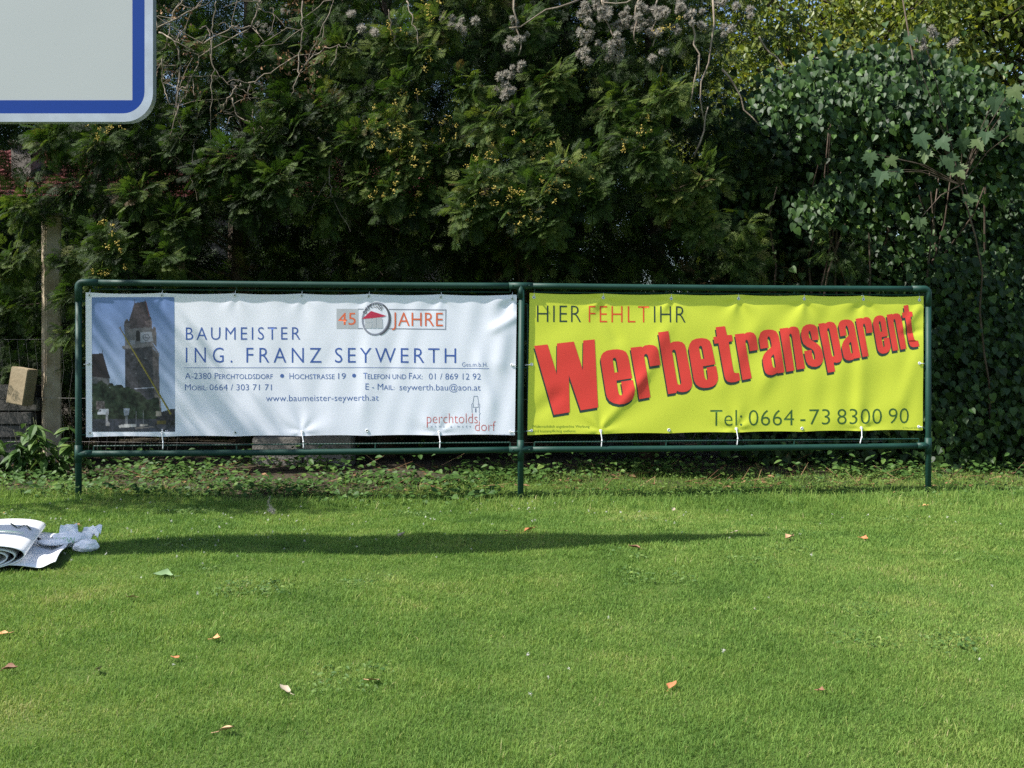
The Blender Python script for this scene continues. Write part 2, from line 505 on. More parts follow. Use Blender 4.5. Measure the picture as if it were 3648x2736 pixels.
def build_frame():
    t = thing('banner_frame', 'dark green steel pipe frame holding the white banner and the yellow banner', 'frame')
    for x, top in ((XL, HT - 0.07), (XM, HT - 0.02), (XR, HT - 0.07)):
        put('post', tube_mesh('post', [([fp(x, gz(x, fy(x)) - 0.25), fp(x, 0.6), fp(x + (0.008 if x == XM else 0), top)], RP, 14)]), M_green, t)
    for a, b in ((XL, XM), (XM, XR)):
        n = 12; sag = -0.004
        for z, nm in ((HT, 'top_rail'), (HB, 'bottom_rail')):
            g = np.linspace(0, 1, n)
            a2 = a + (0.07 if z == HT and a == XL else 0); b2 = b - (0.07 if z == HT and b == XR else 0)
            pts = [fp(a2 + (b2 - a2) * k, z + sag * 4 * k * (1 - k)) for k in g]
            put(nm, tube_mesh(nm, [(pts, RP, 14)]), M_green, t)
    # corner elbows, tees and the cross fitting
    for x, s in ((XL, 1), (XR, -1)):
        rr = 0.032
        arc = [fp(x + s * rr * (1 - math.cos(a)), HT - rr + rr * math.sin(a)) for a in np.linspace(0, math.pi / 2, 8)]
        pts = [fp(x, HT - 0.13)] + arc + [fp(x + s * 0.13, HT)]
        put('corner_fitting', tube_mesh('corner_fitting', [(pts, RF, 16)]), M_green, t)
        e = Acc()
        e.add(*tube([fp(x, HB - 0.06), fp(x, HB + 0.06)], RF, 16)); e.add(*tube([fp(x, HB), fp(x + s * 0.09, HB)], RF, 16))
        e.add(*tube([fp(x + s * 0.06, HB + 0.0, 0.024), fp(x + s * 0.06, HB, 0.034)], 0.006, 8))
        put('tee_fitting', e.done('tee_fitting', True), M_green, t)
    for z, dn in ((HT, -0.09), (HB, -0.08)):
        e = Acc()
        e.add(*tube([fp(XM - 0.085, z), fp(XM + 0.085, z)], RF, 16))
        e.add(*tube([fp(XM, z + dn), fp(XM, z + (0.0 if z == HT else 0.07))], RF, 16))
        for dx in (-0.06, 0.06):
            e.add(*tube([fp(XM + dx, z, 0.024), fp(XM + dx, z, 0.035)], 0.006, 8))
        put('tee_fitting', e.done('tee_fitting', True), M_green, t)
    # ribbed tie rods on short pegs, inside each field
    for a, b in ((XL, XM), (XM, XR)):
        x0, x1 = a + 0.10, b - 0.075
        def rod(p, q, pegs, nm):
            n = int(np.linalg.norm(q - p) / 0.011)
            pts = [p + (q - p) * k / n for k in range(n + 1)]
            rd = [0.0062 if k % 2 else 0.0046 for k in range(n + 1)]
            e = Acc(); e.add(*tube(pts, rd, 6))
            for u, v in pegs: e.add(*tube([u, v], 0.0055, 6))
            put(nm, e.done(nm, False), M_green, t)
        zb, zt = HB + 0.052, HT - 0.045
        pg = [(fp(x, zb), fp(x, HB)) for x in np.linspace(x0, x1, 4)]
        rod(fp(x0, zb), fp(x1, zb), pg, 'tie_rod')
        pg = [(fp(x, zt), fp(x, HT)) for x in np.linspace(x0, x1, 4)]
        rod(fp(x0, zt, -0.012), fp(x1, zt, -0.012), pg, 'tie_rod')
        for xx, px in ((a + 0.052, a), (b - 0.05, b)):
            pg = [(fp(xx, z, -0.012), fp(px, z)) for z in (HB + 0.13, (HB + HT) / 2, HT - 0.13)]
            rod(fp(xx, HB + 0.13, -0.012), fp(xx, HT - 0.13, -0.012), pg, 'tie_rod')
build_frame()

# ------------------------------------------------------------------ the tower photograph printed on the white banner
def photo_print(parent):
    NX, NY = 150, 240
    u, v = np.meshgrid(np.linspace(0, 1, NX), np.linspace(0, 1, NY))
    # picture coordinates of the enlarged view (1106 wide)
    px = 89 + u * (1050 - 89); py = 30 + v * (1586 - 30)
    tl, tr, br, bl = (327, 1059), (621, 1058), (624, 1538), (328.5, 1538)
    q = ((1 - v)[..., None] * ((1 - u)[..., None] * np.array(tl) + u[..., None] * np.array(tr))
         + v[..., None] * ((1 - u)[..., None] * np.array(bl) + u[..., None] * np.array(br)))
    g = np.random.default_rng(5)
    def nz(s):
        k = g.random((int(NY / s) + 3, int(NX / s) + 3))
        yy = np.arange(NY) / s; xx = np.arange(NX) / s
        y0 = yy.astype(int); x0 = xx.astype(int); fy_ = (yy - y0)[:, None]; fx = (xx - x0)[None]
        return (k[y0][:, x0] * (1 - fy_) * (1 - fx) + k[y0 + 1][:, x0] * fy_ * (1 - fx)
                + k[y0][:, x0 + 1] * (1 - fy_) * fx + k[y0 + 1][:, x0 + 1] * fy_ * fx) - 0.5
    n2, n4, n9 = nz(1.6), nz(4), nz(9)
    skyt, skyb = np.array((0.150, 0.235, 0.46)), np.array((0.56, 0.62, 0.70))
    t = (py / 1586)[..., None] ** 1.4
    C = skyt * (1 - t) + skyb * t
    C = C * (1 + 0.10 * n9[..., None])
    def inside(poly):
        r = np.zeros(px.shape, bool); m = len(poly)
        for i in range(m):
            x1, y1 = poly[i]; x2, y2 = poly[(i + 1) % m]
            if y1 == y2: continue
            c = ((y1 > py) != (y2 > py)) & (px < (x2 - x1) * (py - y1) / (y2 - y1) + x1)
            r ^= c
        return r
    def fill(poly, col, amt=0.25, jag=0):
        nonlocal C
        k = inside(poly) if not jag else inside(poly)
        cc = np.array(col) * (1 + amt * (n2 + n4))[..., None]
        C = np.where(k[..., None], cc, C)
    # church roof at the left
    fill([(80, 683), (215, 680), (275, 890), (302, 970), (80, 950)], (0.022, 0.017, 0.02))
    fill([(208, 640), (216, 640), (216, 690), (208, 690)], (0.06, 0.06, 0.07), 0)
    fill([(80, 948), (288, 968), (300, 1060), (80, 1060)], (0.085, 0.085, 0.09), 0.8)
    # tower
    fill([(470, 620), (795, 590), (812, 1250), (470, 1120)], (0.042, 0.041, 0.047), 0.9)
    fill([(790, 610), (866, 705), (876, 1420), (812, 1420)], (0.105, 0.09, 0.09), 0.7)
    fill([(470, 430), (500, 400), (780, 372), (802, 560), (475, 592)], (0.125, 0.122, 0.13), 0.5)
    fill([(778, 372), (836, 440), (842, 610), (800, 562)], (0.13, 0.115, 0.115), 0.5)
    fill([(440, 596), (792, 556), (876, 690), (874, 722), (792, 600), (446, 632)], (0.155, 0.145, 0.15), 0.5)
    for i in range(9): fill([(468 + i * 36, 624 - i * 3.2), (484 + i * 36, 622 - i * 3.2), (484 + i * 36, 640 - i * 3.2), (468 + i * 36, 642 - i * 3.2)], (0.07, 0.065, 0.07), 0.3)
    fill([(585, 100), (720, 78), (768, 270), (742, 375), (508, 402), (522, 300)], (0.058, 0.047, 0.053), 0.6)
    fill([(712, 80), (722, 78), (768, 260), (750, 262)], (0.14, 0.062, 0.06), 0.3)
    for x in (588, 711): fill([(x - 3, 50), (x + 3, 50), (x + 3, 105), (x - 3, 105)], (0.06, 0.05, 0.06), 0)
    fill([(462, 350), (472, 305), (498, 278), (524, 312), (544, 350), (520, 410), (468, 432)], (0.10, 0.095, 0.105), 0.9)
    fill([(468, 325), (500, 285), (530, 318), (528, 332), (470, 338)], (0.05, 0.045, 0.05), 0.3)
    fill([(703, 305), (740, 262), (776, 258), (792, 335), (786, 378), (732, 384)], (0.125, 0.10, 0.105), 0.9)
    fill([(703, 300), (742, 255), (778, 262), (780, 284), (708, 312)], (0.05, 0.04, 0.045), 0.3)
    fill([(800, 366), (832, 384), (840, 470), (806, 430)], (0.14, 0.12, 0.12), 0.6)
    fill([(600, 432), (624, 408), (648, 436), (650, 541), (602, 544)], (0.018, 0.018, 0.02))
    fill([(652, 440), (784, 428), (803, 541), (655, 556)], (0.26, 0.27, 0.31), 0.2)
    fill([(532, 530), (588, 524), (588, 575), (536, 580)], (0.22, 0.22, 0.25), 0.2)
    d = np.hypot((px - 720) / 40, (py - 495) / 40)
    k = ((d < 1) & (d > 0.78)) | ((np.abs(px - 716) < 5) & (d < 0.7) & (py < 500)) | ((np.abs(py - 500) < 6) & (d < 0.6) & (px > 700))
    C = np.where(k[..., None], np.array((0.075, 0.08, 0.1)), C)
    for (x, y) in ((560, 690), (712, 738), (600, 912)): fill([(x - 11, y - 7), (x + 11, y - 9), (x + 10, y + 6), (x - 10, y + 8)], (0.13, 0.13, 0.14), 0.3)
    for (x, y) in ((628, 800), (630, 1005)): fill([(x - 9, y - 22), (x + 9, y - 22), (x + 9, y + 22), (x - 9, y + 22)], (0.02, 0.02, 0.02), 0.3)
    fill([(580, 1083), (812, 1070), (812, 1080), (580, 1093)], (0.30, 0.31, 0.36), 0.3)
    fill([(812, 1150), (878, 1180), (900, 1440), (816, 1440)], (0.16, 0.13, 0.11), 1.2)
    # trees
    edge = 34 * n4 + 50 * n9
    tx = np.array((80, 200, 290, 350, 470, 560, 640, 700, 780, 860, 880, 1060)); ty = np.array((1035, 1000, 1052, 1040, 1066, 1082, 1120, 1190, 1205, 1195, 1400, 1420))
    k = (py > np.interp(px, tx, ty) + edge) & (py < 1460) & (px < 905)
    C = np.where(k[..., None], np.array((0.022, 0.032, 0.018)) * (1 + 1.5 * (n4 + n2 * 0.7 + n9))[..., None].clip(0.25, 4), C)
    fill([(140, 1230), (230, 1230), (240, 1330), (140, 1330)], (0.10, 0.085, 0.08), 1.4)
    # street
    k = py > 1438 + 6 * n4
    C = np.where(k[..., None], np.array((0.040, 0.042, 0.052)) * (1 + 0.8 * (n2 + n9))[..., None], C)
    fill([(880, 1360), (1000, 1325), (1056, 1318), (1056, 1500), (820, 1510), (830, 1440)], (0.028, 0.027, 0.03), 1.2)
    fill([(830, 1350), (895, 1350), (895, 1400), (830, 1410)], (0.28, 0.24, 0.19), 0.8)
    fill([(840, 1462), (945, 1462), (945, 1500), (840, 1500)], (0.10, 0.08, 0.02), 0.5)
    fill([(148, 1370), (180, 1322), (278, 1320), (278, 1385), (150, 1390)], (0.42, 0.43, 0.46), 0.2)
    fill([(165, 1352), (184, 1332), (196, 1332), (190, 1356)], (0.06, 0.06, 0.07), 0)
    fill([(244, 1380), (270, 1330), (278, 1510), (244, 1515)], (0.25, 0.24, 0.25), 0.6)
    fill([(450, 1318), (528, 1314), (520, 1340), (512, 1396), (460, 1398)], (0.26, 0.28, 0.33), 0.3)
    for x in (475, 492, 600, 680): fill([(x - 4, 1340), (x + 4, 1340), (x + 4, 1510), (x - 4, 1510)], (0.20, 0.20, 0.21), 0.6)
    fill([(395, 1512), (470, 1500), (600, 1500), (605, 1528), (400, 1542)], (0.42, 0.40, 0.38), 0.6)
    fill([(640, 1500), (735, 1495), (735, 1520), (640, 1522)], (0.36, 0.32, 0.28), 0.8)
    fill([(580, 1535), (800, 1525), (810, 1535), (590, 1555)], (0.20, 0.17, 0.15), 0.4)
    fill([(245, 1485), (295, 1480), (295, 1515), (250, 1520)], (0.30, 0.28, 0.27), 0.5)
    # crane boom
    a, b = np.array((415, 385.0)), np.array((1005, 1385.0)); d = norm(b - a)
    s = (px - a[0]) * d[0] + (py - a[1]) * d[1]; tt = (px - a[0]) * -d[1] + (py - a[1]) * d[0]
    L = np.hypot(*(b - a)); k = (s > 0) & (s < L) & (np.abs(tt) < 6 + 5 * s / L)
    cr = np.where((s < 70)[..., None], np.array((0.16, 0.13, 0.11)), np.where((tt > 2)[..., None], np.array((0.30, 0.25, 0.035)), np.array((0.12, 0.10, 0.02))))
    C = np.where(k[..., None], cr, C)
    fill([(400, 385), (425, 368), (432, 380), (408, 396)], (0.16, 0.13, 0.12), 0)
    V = drape(q.reshape(-1, 2), fold_w, 0.0006)
    i = (np.arange(NY - 1)[:, None] * NX + np.arange(NX - 1)[None]).ravel()
    me = mesh('printed_photograph', V, [np.stack((i, i + NX, i + NX + 1, i + 1), axis=1)], smooth=True)
    at = me.attributes.new('ink', 'FLOAT_COLOR', 'POINT')
    at.data.foreach_set('color', np.concatenate(((C * np.array((1.08, 1.08, 1.12))).reshape(-1, 3).clip(0, 1), np.ones((NX * NY, 1))), axis=1).astype(np.float32).ravel())
    m = bpy.data.materials.new('printed_ink'); m.use_nodes = True
    n = m.node_tree.nodes; b = n['Principled BSDF']
    a_ = n.new('ShaderNodeAttribute'); a_.attribute_name = 'ink'
    m.node_tree.links.new(a_.outputs['Color'], b.inputs['Base Color'])
    b.inputs['Roughness'].default_value = 0.45; b.inputs['Specular IOR Level'].default_value = 0.35
    o = put('printed_photograph', me, m, parent)
    o['label'] = 'printed photo of a stone clock tower with a yellow crane boom'

def eyelets(pts, fold, parent, m):
    for (x, y) in pts:
        e = Acc()
        c = drape([(x, y)], fold, 0.0012)[0]
        a = np.arange(14) * 2 * math.pi / 14
        ux = FD; uz = np.array((0, 0, 1.0))
        rings = []
        for r, o in ((0.0118, 0.0), (0.0105, 0.0022), (0.0065, 0.0022), (0.0052, 0.0)):
            rings.append(c + r * (np.cos(a)[:, None] * ux + np.sin(a)[:, None] * uz) + NRM * o)
        V = np.concatenate(rings); F = []
        for k in range(3):
            for j in range(14):
                j2 = (j + 1) % 14; F.append((k * 14 + j, k * 14 + j2, (k + 1) * 14 + j2, (k + 1) * 14 + j))
        e.add(V, [np.array(F)])
        ob = put('eyelet', e.done('eyelet', True), m, parent)
        h = c + 0.0056 * (np.cos(a)[:, None] * ux + np.sin(a)[:, None] * uz) + NRM * 0.0004
        hm = mesh('eyelet_hole', np.concatenate((h, [c + NRM * 0.0004])), [np.array([(j, (j + 1) % 14, 14) for j in range(14)])])
        put('eyelet_hole', hm, M_hole, ob)

def build_white():
    t = thing('advertising_banner', 'white printed banner with blue lettering and a tower photo at its left', 'banner')
    banner_sheet('sheet', W_C, TOP_W, BOT_W, fold_w, M_white, t, 240, 84)
    photo_print(t)
    def pr(): return Print(fold_w)
    p = pr()
    p.text('BAUMEISTER', 662, 1070, 1211, 1210, 44.5, 44.5, 1.32, -0.006)
    p.build('lettering', M_blue, t, 0.0006)['label'] = 'blue heading line above the company name'
    p = pr()
    p.text('ING.', 662, 828, 1291.8, 1292, 53.5, 53.5, 1.5, -0.006)
    p.text('FRANZ', 878, 1145, 1292, 1292.4, 53, 53, 1.38, -0.006)
    p.text('SEYWERTH', 1193, 1625, 1292.2, 1293.6, 53, 52.5, 1.3, -0.006)
    p.build('lettering', M_blue, t, 0.0006)['label'] = 'large blue company name'
    p = pr()
    p.text('Ges.m.b.H.', 1646, 1737, 1305.8, 1306.4, 15, 15, 1.05, -0.008)
    p.build('lettering', M_bluet, t, 0.0006)['label'] = 'small blue legal form at the line end'
    p = pr()
    p.line([(657, 1310), (1000, 1310), (1340, 1309.5), (1742, 1312.8)], 1.7)
    p.build('rule_line', M_bluet, t, 0.0006)
    p = pr()
    p.text('A-2380 P', 659, 778, 1350, 1350, 21.5, 21.5, 1.0, -0.004)
    p.text('ERCHTOLDSDORF', 780, 971.7, 1350, 1350, 17, 17, 1.0, -0.002)
    p.disc((1004.8, 1339), 7, 7); p.disc((1261.3, 1338), 7, 7)
    p.text('H', 1031, 1046, 1350.4, 1350.4, 21.5, 21.5, 1, -0.004)
    p.text('OCHSTRASSE', 1049, 1192, 1350.4, 1350.4, 17, 17, 1, -0.002)
    p.text('19', 1205, 1232, 1350.4, 1350.4, 21, 21, 1, -0.004, '1')
    p.text('T', 1294, 1309, 1350, 1350, 22, 22, 1, -0.004)
    p.text('ELEFON UND', 1310, 1447, 1350, 1350.4, 17, 17, 1, -0.002)
    p.text('F', 1457, 1468, 1350.5, 1350.5, 22, 22, 1, -0.004)
    p.text('AX:', 1469, 1505, 1350.5, 1350.8, 17, 17, 1, -0.002)
    p.text('01 / 869 12 92', 1527.6, 1713, 1351.5, 1352.3, 21.5, 21.5, 1, -0.006, '1')
    p.build('lettering', M_bluet, t, 0.0006)['label'] = 'blue address line with two round dots'
    p = pr()
    p.text('M', 659, 680, 1390.4, 1390.4, 21.8, 21.8, 1, -0.004)
    p.text('OBIL:', 683, 739, 1390.4, 1390.4, 17, 17, 1, -0.002)
    p.text('0664 / 303 71 71', 746.6, 968, 1390.4, 1390.4, 21.5, 21.5, 1, -0.006, '1')
    p.build('lettering', M_bluet, t, 0.0006)['label'] = 'blue mobile number line'
    p = pr()
    p.text('E - M', 1302, 1365, 1388, 1388.6, 22, 22, 1, -0.004)
    p.text('AIL:', 1367, 1405, 1388.8, 1389, 17, 17, 1, -0.002)
    p.text('seywerth.bau@aon.at', 1423, 1712, 1390, 1391.4, 22, 22, 1, -0.006)
    p.build('lettering', M_bluet, t, 0.0006)['label'] = 'blue e-mail line'
    p = pr()
    p.text('www.baumeister-seywerth.at', 947.6, 1349, 1429.6, 1427.2, 22, 22, 1.02, -0.006)
    p.build('lettering', M_bluet, t, 0.0006)['label'] = 'blue web address line'
    # anniversary emblem
    p = pr(); p.poly([[(1199, 1099.5), (1276, 1100.5), (1276, 1171), (1199, 1171)]])
    o = p.build('emblem', M_greyl, t, 0.0006); o['label'] = 'grey square of the anniversary emblem'
    p = pr()
    p.line([(1276, 1101), (1294, 1101.4)], 3); p.line([(1386, 1102), (1589, 1104)], 3); p.line([(1588.4, 1102.5), (1587.4, 1174)], 3); p.line([(1588, 1173), (1382, 1170.5)], 3); p.line([(1292, 1170.3), (1276, 1170)], 3)
    p.build('emblem', M_grey, t, 0.0006)['label'] = 'grey outline box of the anniversary emblem'
    p = pr(); p.ring((1339, 1136), 50, 60, 6.5, 12); p.build('emblem', M_grey, t, 0.0009)['label'] = 'grey oval ring of the anniversary emblem'
    p = pr()
    a = np.linspace(-60, 75, 16)
    out = [(1341 + 52 * math.cos(R(k)), 1136.5 + 60 * math.sin(R(k))) for k in a]; inn = [(1339 + 46.5 * math.cos(R(k)), 1135.5 + 56.5 * math.sin(R(k))) for k in a[::-1]]
    p.poly([out + inn])
    word = 'BAUMEISTER'
    for i, ch in enumerate(word):
        an = R(-152 + i * 11.6); c = (1334 + 38 * math.cos(an), 1134 + 46 * math.sin(an))
        V, F = glyphs(ch, 1.0, 0.0); w_, h_ = V[:, 0].max() - V[:, 0].min(), V[:, 1].max()
        q = (V - np.array((V[:, 0].min() + w_ / 2, h_ / 2))) * np.array((11, 15.5)) / np.array((0.62, 0.70))
        rot = an + math.pi / 2; ca, sa = math.cos(rot), math.sin(rot)
        x, y = q[:, 0], -q[:, 1]
        p.tri(np.stack((c[0] + x * ca - y * sa, c[1] + x * sa + y * ca), axis=1), F)
    p.build('emblem', M_greyd, t, 0.0012)['label'] = 'dark arc of small capitals on the oval emblem'
    p = pr(); p.poly([[(1290, 1136), (1321.6, 1107.7), (1377, 1125.6), (1352, 1131), (1323, 1134)]])
    p.build('emblem', M_crim, t, 0.0012)['label'] = 'crimson roof shape on the oval emblem'
    p = pr(); p.poly([[(1299.4, 1138), (1323, 1134), (1325, 1149), (1300, 1150)]]); p.poly([[(1299.4, 1152), (1325, 1151), (1325, 1169), (1299.4, 1169)]])
    p.poly([[(1327, 1134), (1340, 1131.5), (1340, 1169), (1327, 1169)]]); p.poly([[(1341.5, 1131.5), (1357, 1130.5), (1362, 1135), (1363.5, 1169), (1341.5, 1169)]])
    p.build('emblem', M_greyl, t, 0.0012)['label'] = 'pale grey wall shapes under the emblem roof'
    p = pr(); p.text('45', 1205, 1267.5, 1157, 1157, 43, 43, 1, 0.0, '4')
    p.build('lettering', M_orange, t, 0.0010)['label'] = 'orange anniversary figures'
    p = pr(); p.text('JAHRE', 1396.6, 1578, 1160.6, 1162.4, 47.5, 48, 1.04, -0.004)
    p.build('lettering', M_orange, t, 0.0010)['label'] = 'orange word beside the oval emblem'
    # town mark
    p = pr(); p.text('perchtolds', 1520.4, 1701.6, 1508, 1508, 35.5, 35.5, 1.0, -0.016, 'h'); p.text('dorf', 1692, 1766, 1535.5, 1535.8, 34.5, 34.5, 1.0, -0.016, 'd')
    p.line([(1522, 1508), (1522, 1522)], 3)
    p.build('lettering', M_salmon, t, 0.0006)['label'] = 'salmon red place name at the lower right'
    p = pr()
    def c6(*pts): return [(1480 + x / 5.821, 1380 + y / 5.821) for x, y in pts]
    p.line(c6((1190, 335), (1213, 182), (1287, 182), (1312, 335)), 1.5)
    p.line(c6((1174, 520), (1170, 430), (1166, 350), (1185, 332), (1200, 350), (1196, 412), (1304, 412), (1298, 350), (1312, 335), (1332, 350), (1332, 410), (1322, 440), (1322, 520), (1345, 540), (1325, 560), (1325, 690)), 1.5)
    p.line(c6((1250, 440), (1250, 508)), 4)
    p.build('emblem', M_slate, t, 0.0006)['label'] = 'thin grey tower outline above the place name'
    p = pr()
    p.text('HAND & WERK', 1534.6, 1679, 1523, 1523.4, 6.6, 6.6, 2.6, -0.002)
    p.build('lettering', M_slate, t, 0.0006)['label'] = 'tiny spaced grey capitals under the place name'
    p = pr()
    p.text('© by Manuel Sch', 1778, 1823, 1550, 1550, 4, 4, 1, -0.01)
    p.build('lettering', M_slate, t, 0.0006)['label'] = 'minute grey copyright line in the corner'
    eyelets(TOP_W + BOT_W + SIDE_W, fold_w, t, M_eyewh)
build_white()

def A1(*p): return [(1880 + x / 4.608, 1150 + y / 4.608) for x, y in p]
def A2(*p): return [(2300 + x / 4.608, 1100 + y / 4.608) for x, y in p]
def A3(*p): return [(2660 + x / 5.53, 1060 + y / 5.53) for x, y in p]
def A4(*p): return [(2980 + x / 6.9125, 1060 + y / 6.9125) for x, y in p]
BIG = [
 [A1((105,378),(325,355),(478,850),(480,338),(755,308),(905,780),(910,290),(1098,272),(1155,1388),(870,1435),(675,860),(690,1468),(430,1510))],
 [A1((1195,600),(1205,540),(1240,490),(1300,455),(1400,437),(1480,434),(1560,450),(1610,475),(1640,530),(1660,600),(1715,908),(1455,948),(1480,1110),(1492,1160),(1506,1182),(1530,1192),(1553,1178),(1558,1140),(1530,965),(1725,938),(1755,1100),(1750,1180),(1720,1250),(1660,1300),(1590,1330),(1500,1338),(1410,1320),(1340,1280),(1300,1220),(1280,1140)),
  A1((1395,615),(1400,585),(1425,570),(1450,585),(1462,640),(1490,808),(1425,818))],
 [A1((1685,408),(1870,388),(1875,405),(1920,372),(1990,360),(2060,368),(2110,395),(2140,450),(2180,690),(2005,715),(1975,560),(1965,525),(1945,508),(1920,515),(1908,545),(2015,1220),(1830,1255))],
 [A2((200,388),(370,365),(405,565),(450,540),(530,533),(600,548),(640,585),(660,650),(765,1210),(760,1270),(730,1320),(680,1355),(610,1368),(550,1362),(515,1345),(500,1380),(370,1400)),
  A2((435,705),(445,675),(465,668),(490,685),(505,740),(585,1215),(575,1240),(550,1248),(525,1230),(515,1195))],
 [A2((705,650),(720,580),(760,520),(830,490),(920,480),(1000,492),(1050,525),(1080,590),(1145,910),(940,945),(965,1110),(980,1155),(1000,1168),(1020,1155),(1020,1110),(1000,965),(1155,938),(1187,1110),(1185,1170),(1160,1230),(1110,1270),(1040,1293),(960,1300),(890,1285),(830,1245),(795,1180),(780,1110)),
  A2((875,640),(885,612),(903,605),(925,620),(935,665),(962,818),(910,828))],
 [A2((1148,302),(1300,285),(1335,432),(1415,428),(1430,530),(1362,545),(1435,1000),(1450,1045),(1480,1055),(1530,1052),(1552,1170),(1480,1200),(1400,1208),(1345,1195),(1310,1160),(1290,1100),(1195,565),(1130,572),(1108,465),(1170,455))],
 [A2((1462,418),(1608,402),(1615,412),(1660,388),(1715,382),(1770,398),(1805,440),(1820,500),(1850,672),(1710,695),(1690,580),(1675,525),(1655,508),(1637,520),(1635,560),(1740,1140),(1590,1170))],
 [A3((245,840),(245,760),(270,690),(330,645),(420,628),(510,635),(580,665),(615,720),(635,790),(745,1470),(615,1492),(600,1480),(560,1505),(490,1530),(420,1520),(365,1480),(340,1410),(315,1270),(315,1180),(345,1110),(400,1050),(470,990),(490,960),(490,920),(465,800),(445,770),(425,765),(410,790),(410,840),(432,985),(275,1010)),
  A3((478,1175),(520,1115),(535,1140),(568,1350),(560,1380),(540,1385),(515,1370),(500,1330))],
 [A3((645,612),(805,592),(815,608),(870,575),(940,570),(1000,595),(1025,640),(1040,710),(1150,1395),(990,1420),(890,760),(878,725),(858,708),(838,720),(835,760),(940,1435),(785,1462))],
 [A3((1070,740),(1075,650),(1110,575),(1170,535),(1250,522),(1330,535),(1385,580),(1405,650),(1425,825),(1295,845),(1270,720),(1255,670),(1240,655),(1222,670),(1218,720),(1235,790),(1288,848),(1390,905),(1450,965),(1480,1030),(1510,1170),(1500,1260),(1450,1330),(1370,1365),(1290,1360),(1215,1325),(1175,1260),(1155,1180),(1130,1055),(1275,1030),(1300,1180),(1320,1225),(1340,1225),(1350,1190),(1335,1090),(1315,1040),(1280,1010),(1190,970),(1120,910),(1090,840))],
 [A3((1415,515),(1535,498),(1545,512),(1600,480),(1660,475),(1720,495),(1760,550),(1780,620),(1880,1180),(1870,1230),(1830,1270),(1770,1285),(1725,1275),(1712,1285),(1740,1455),(1600,1480)),
  A3((1590,650),(1592,612),(1608,600),(1628,612),(1640,660),(1730,1120),(1725,1155),(1705,1165),(1685,1150),(1670,1100))],
 [A4((60,760),(45,690),(60,620),(110,565),(200,540),(290,540),(365,565),(415,620),(440,690),(590,1475),(455,1502),(440,1495),(400,1530),(310,1550),(230,1530),(180,1480),(155,1380),(130,1230),(140,1150),(180,1060),(240,990),(300,930),(310,880),(285,750),(265,700),(245,688),(225,705),(222,750),(250,930),(95,955)),
  A4((305,1140),(345,1085),(365,1120),(400,1350),(395,1375),(370,1380),(350,1350))],
 [A4((470,522),(630,500),(640,518),(690,485),(745,478),(800,498),(840,550),(860,620),(890,858),(735,880),(715,730),(695,660),(675,640),(655,652),(650,700),(785,1440),(635,1465))],
 [A4((895,640),(905,560),(940,490),(1000,448),(1080,435),(1150,455),(1195,510),(1215,590),(1275,945),(1110,975),(1140,1170),(1155,1215),(1170,1222),(1185,1200),(1180,1150),(1160,1000),(1295,978),(1335,1200),(1320,1270),(1280,1330),(1220,1370),(1130,1382),(1060,1355),(1020,1300),(1000,1230)),
  A4((1040,630),(1048,590),(1068,578),(1085,600),(1095,650),(1125,835),(1080,845))],
 [A4((1232,422),(1370,402),(1380,418),(1430,392),(1500,390),(1560,420),(1595,500),(1610,580),(1720,1255),(1580,1282),(1455,590),(1440,540),(1420,528),(1402,545),(1402,590),(1525,1290),(1385,1315))],
 [A4((1645,200),(1760,180),(1785,345),(1855,348),(1870,460),(1815,480),(1905,990),(1925,1045),(1960,1060),(2005,1060),(2035,1195),(1960,1215),(1880,1222),(1825,1200),(1790,1140),(1770,1060),(1690,495),(1625,505),(1610,375),(1668,365))],
]

